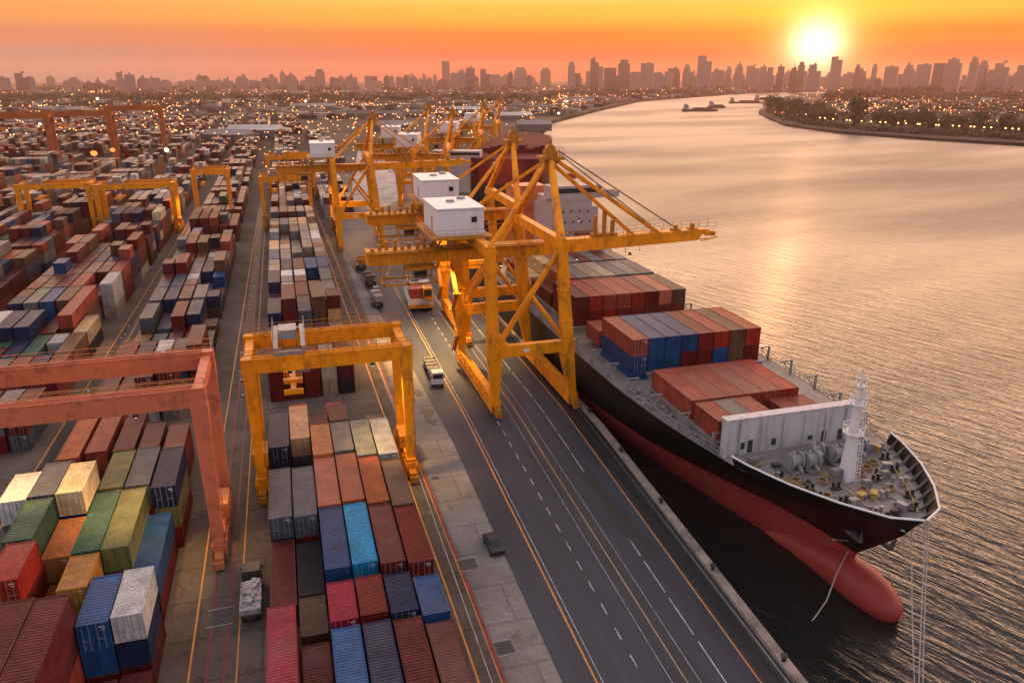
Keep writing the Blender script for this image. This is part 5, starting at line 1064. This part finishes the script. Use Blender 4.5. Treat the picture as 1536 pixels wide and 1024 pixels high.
spot((-10.5, 78, 14), (-11, 70, 0), 4000, 80); spot((-32, 150, 15), (-33, 145, 0), 6000, 80); spot((-33, 268, 13), (-34, 268, 0), 12000, 110); spot((69.5, 238, 20), (71, 253, 15), 7000, 70, (1, .5, .16), 1.0); spot((17, 240, 19), (15, 236, 0), 9000, 110); spot((48, 300, 19), (45, 290, 0), 12000, 110)
spot((42, 160, 20), (46, 150, 8), 7000, 100)

# ------------------------------------------------------------------ air, sky, sun
SUN = Vector(ray(1225, 70)).normalized()
vm = bpy.data.materials.new('haze_air'); vm.use_nodes = True; nt = vm.node_tree; nt.nodes.remove(nt.nodes['Principled BSDF'])
pv = nd(nt, 'ShaderNodeVolumePrincipled'); pv.inputs['Color'].default_value = (.80, .49, .41, 1); pv.inputs['Density'].default_value = .000085; pv.inputs['Anisotropy'].default_value = .78
nt.links.new(pv.outputs[0], nt.nodes['Material Output'].inputs['Volume'])
hz = MB().box(-7300, 8300, -600, 8000, -7.5, 165).build('haze', vm, kind='stuff'); hz['label'] = 'pale evening haze over river and city'; hz['category'] = 'haze'

w = bpy.data.worlds.new('World'); scn.world = w; w.use_nodes = True; nt = w.node_tree; L = nt.links; bg = nt.nodes['Background']
tc = nd(nt, 'ShaderNodeTexCoord'); sp = nd(nt, 'ShaderNodeSeparateXYZ'); nrm = nd(nt, 'ShaderNodeVectorMath', operation='NORMALIZE'); L.new(tc.outputs['Generated'], nrm.inputs[0]); L.new(nrm.outputs[0], sp.inputs[0])
def math_(op, a, b=None, c=None, clamp=False):
    n = nd(nt, 'ShaderNodeMath', operation=op, use_clamp=clamp)
    for k, v in enumerate((a, b, c)):
        if v is None: continue
        if hasattr(v, 'links'): L.new(v, n.inputs[k])
        else: n.inputs[k].default_value = v
    return n.outputs[0]
fe = math_('SQRT', math_('MAXIMUM', sp.outputs['Z'], 0.0))
def sky_ramp(stops):
    r = nd(nt, 'ShaderNodeValToRGB'); r.color_ramp.interpolation = 'EASE'; e = r.color_ramp.elements
    while len(e) < len(stops): e.new(.5)
    for k, (deg, c) in enumerate(stops): e[k].position = math.sqrt(math.sin(rad(deg))); e[k].color = (*c, 1)
    L.new(fe, r.inputs[0]); return r.outputs[0]
sunside = sky_ramp([(0, (.85, .11, .045)), (1.3, (.92, .13, .025)), (2.6, (1.05, .25, .008)), (4.2, (1.15, .62, .05)), (6, (1.4, 1.05, .30)), (8.5, (9.0, 5.3, 2.8)), (15, (10.0, 5.6, 3.5)), (24, (2.2, 1.55, 1.25)), (45, (.88, .80, .88)), (90, (.64, .63, .78))])
midside = sky_ramp([(0, (.36, .28, .27)), (1.2, (.52, .30, .25)), (2.4, (.84, .30, .16)), (3.8, (1.1, .43, .11)), (5.5, (1.2, .62, .18)), (8.5, (6.6, 3.8, 2.1)), (15, (8.2, 4.6, 3.0)), (24, (1.9, 1.4, 1.15)), (45, (.86, .79, .87)), (90, (.70, .69, .84))])
backside = sky_ramp([(0, (.52, .49, .54)), (3, (.65, .60, .65)), (8, (.84, .77, .84)), (22, (.92, .87, .98)), (45, (.86, .83, .96)), (90, (.76, .73, .86))])
sh = Vector((SUN.x, SUN.y, 0)).normalized()
dh = nd(nt, 'ShaderNodeVectorMath', operation='DOT_PRODUCT'); L.new(nrm.outputs[0], dh.inputs[0]); dh.inputs[1].default_value = sh
ca = math_('DIVIDE', dh.outputs['Value'], math_('SQRT', math_('MAXIMUM', math_('SUBTRACT', 1.0, math_('MULTIPLY', sp.outputs['Z'], sp.outputs['Z'])), .0001)))
def smooth(v, lo, hi):
    m = nd(nt, 'ShaderNodeMapRange', interpolation_type='SMOOTHSTEP'); m.inputs[1].default_value = lo; m.inputs[2].default_value = hi; L.new(v, m.inputs[0]); return m.outputs[0]
def mixc(f, a, c, bt='MIX'):
    x = nd(nt, 'ShaderNodeMix', data_type='RGBA', blend_type=bt)
    if hasattr(f, 'links'): L.new(f, x.inputs[0])
    else: x.inputs[0].default_value = f
    for s, k in ((a, 6), (c, 7)):
        if hasattr(s, 'links'): L.new(s, x.inputs[k])
        else: x.inputs[k].default_value = (*s, 1)
    return x.outputs[2]
col = mixc(smooth(ca, -.3, .6), backside, midside); col = mixc(smooth(ca, .62, 1.0), col, sunside)
ds = nd(nt, 'ShaderNodeVectorMath', operation='DOT_PRODUCT'); L.new(nrm.outputs[0], ds.inputs[0]); ds.inputs[1].default_value = SUN
ang = math_('ARCCOSINE', math_('MINIMUM', ds.outputs['Value'], 1.0))
def halo(sig, c, cur):
    t = math_('DIVIDE', ang, rad(sig)); f = math_('EXPONENT', math_('MULTIPLY', math_('MULTIPLY', t, t), -1.0))
    v = mixc(1.0, c, f, 'MULTIPLY')
    return mixc(1.0, cur, v, 'ADD')
col = halo(1.5, (2.6, 2.3, 1.7), col); col = halo(3.0, (.75, .5, .08), col); col = halo(8, (.10, .05, .004), col)
nsk = nd(nt, 'ShaderNodeTexSky', sky_type='NISHITA'); nsk.sun_disc = False; nsk.sun_elevation = rad(2.0); nsk.sun_rotation = math.atan2(SUN.x, SUN.y); nsk.dust_density = 4
ns = mixc(1.0, nsk.outputs[0], (.05, .05, .05), 'MULTIPLY')
col = mixc(.85, ns, col)
L.new(col, bg.inputs['Color']); bg.inputs['Strength'].default_value = 1.0

sd = bpy.data.lights.new('sun', 'SUN'); sd.energy = .08; sd.angle = rad(1.2); sd.color = (1.0, .42, .16); so = bpy.data.objects.new('sun', sd); COL.objects.link(so)
sv = Vector((SUN.x, SUN.y, SUN.z + .02)).normalized(); so.rotation_euler = (-sv).to_track_quat('-Z', 'Y').to_euler()

vs = scn.view_settings; scn.display_settings.display_device = 'sRGB'; vs.view_transform = 'Standard'; vs.look = 'None'; vs.exposure = 0; vs.gamma = 1
cy = scn.cycles; cy.use_denoising = True; cy.max_bounces = 5; cy.diffuse_bounces = 1; cy.glossy_bounces = 3; cy.transmission_bounces = 2; cy.volume_bounces = 1; cy.caustics_reflective = False; cy.caustics_refractive = False; cy.sample_clamp_indirect = 4; cy.sample_clamp_direct = 12
try: cy.denoiser = 'OPENIMAGEDENOISE'
except Exception: pass
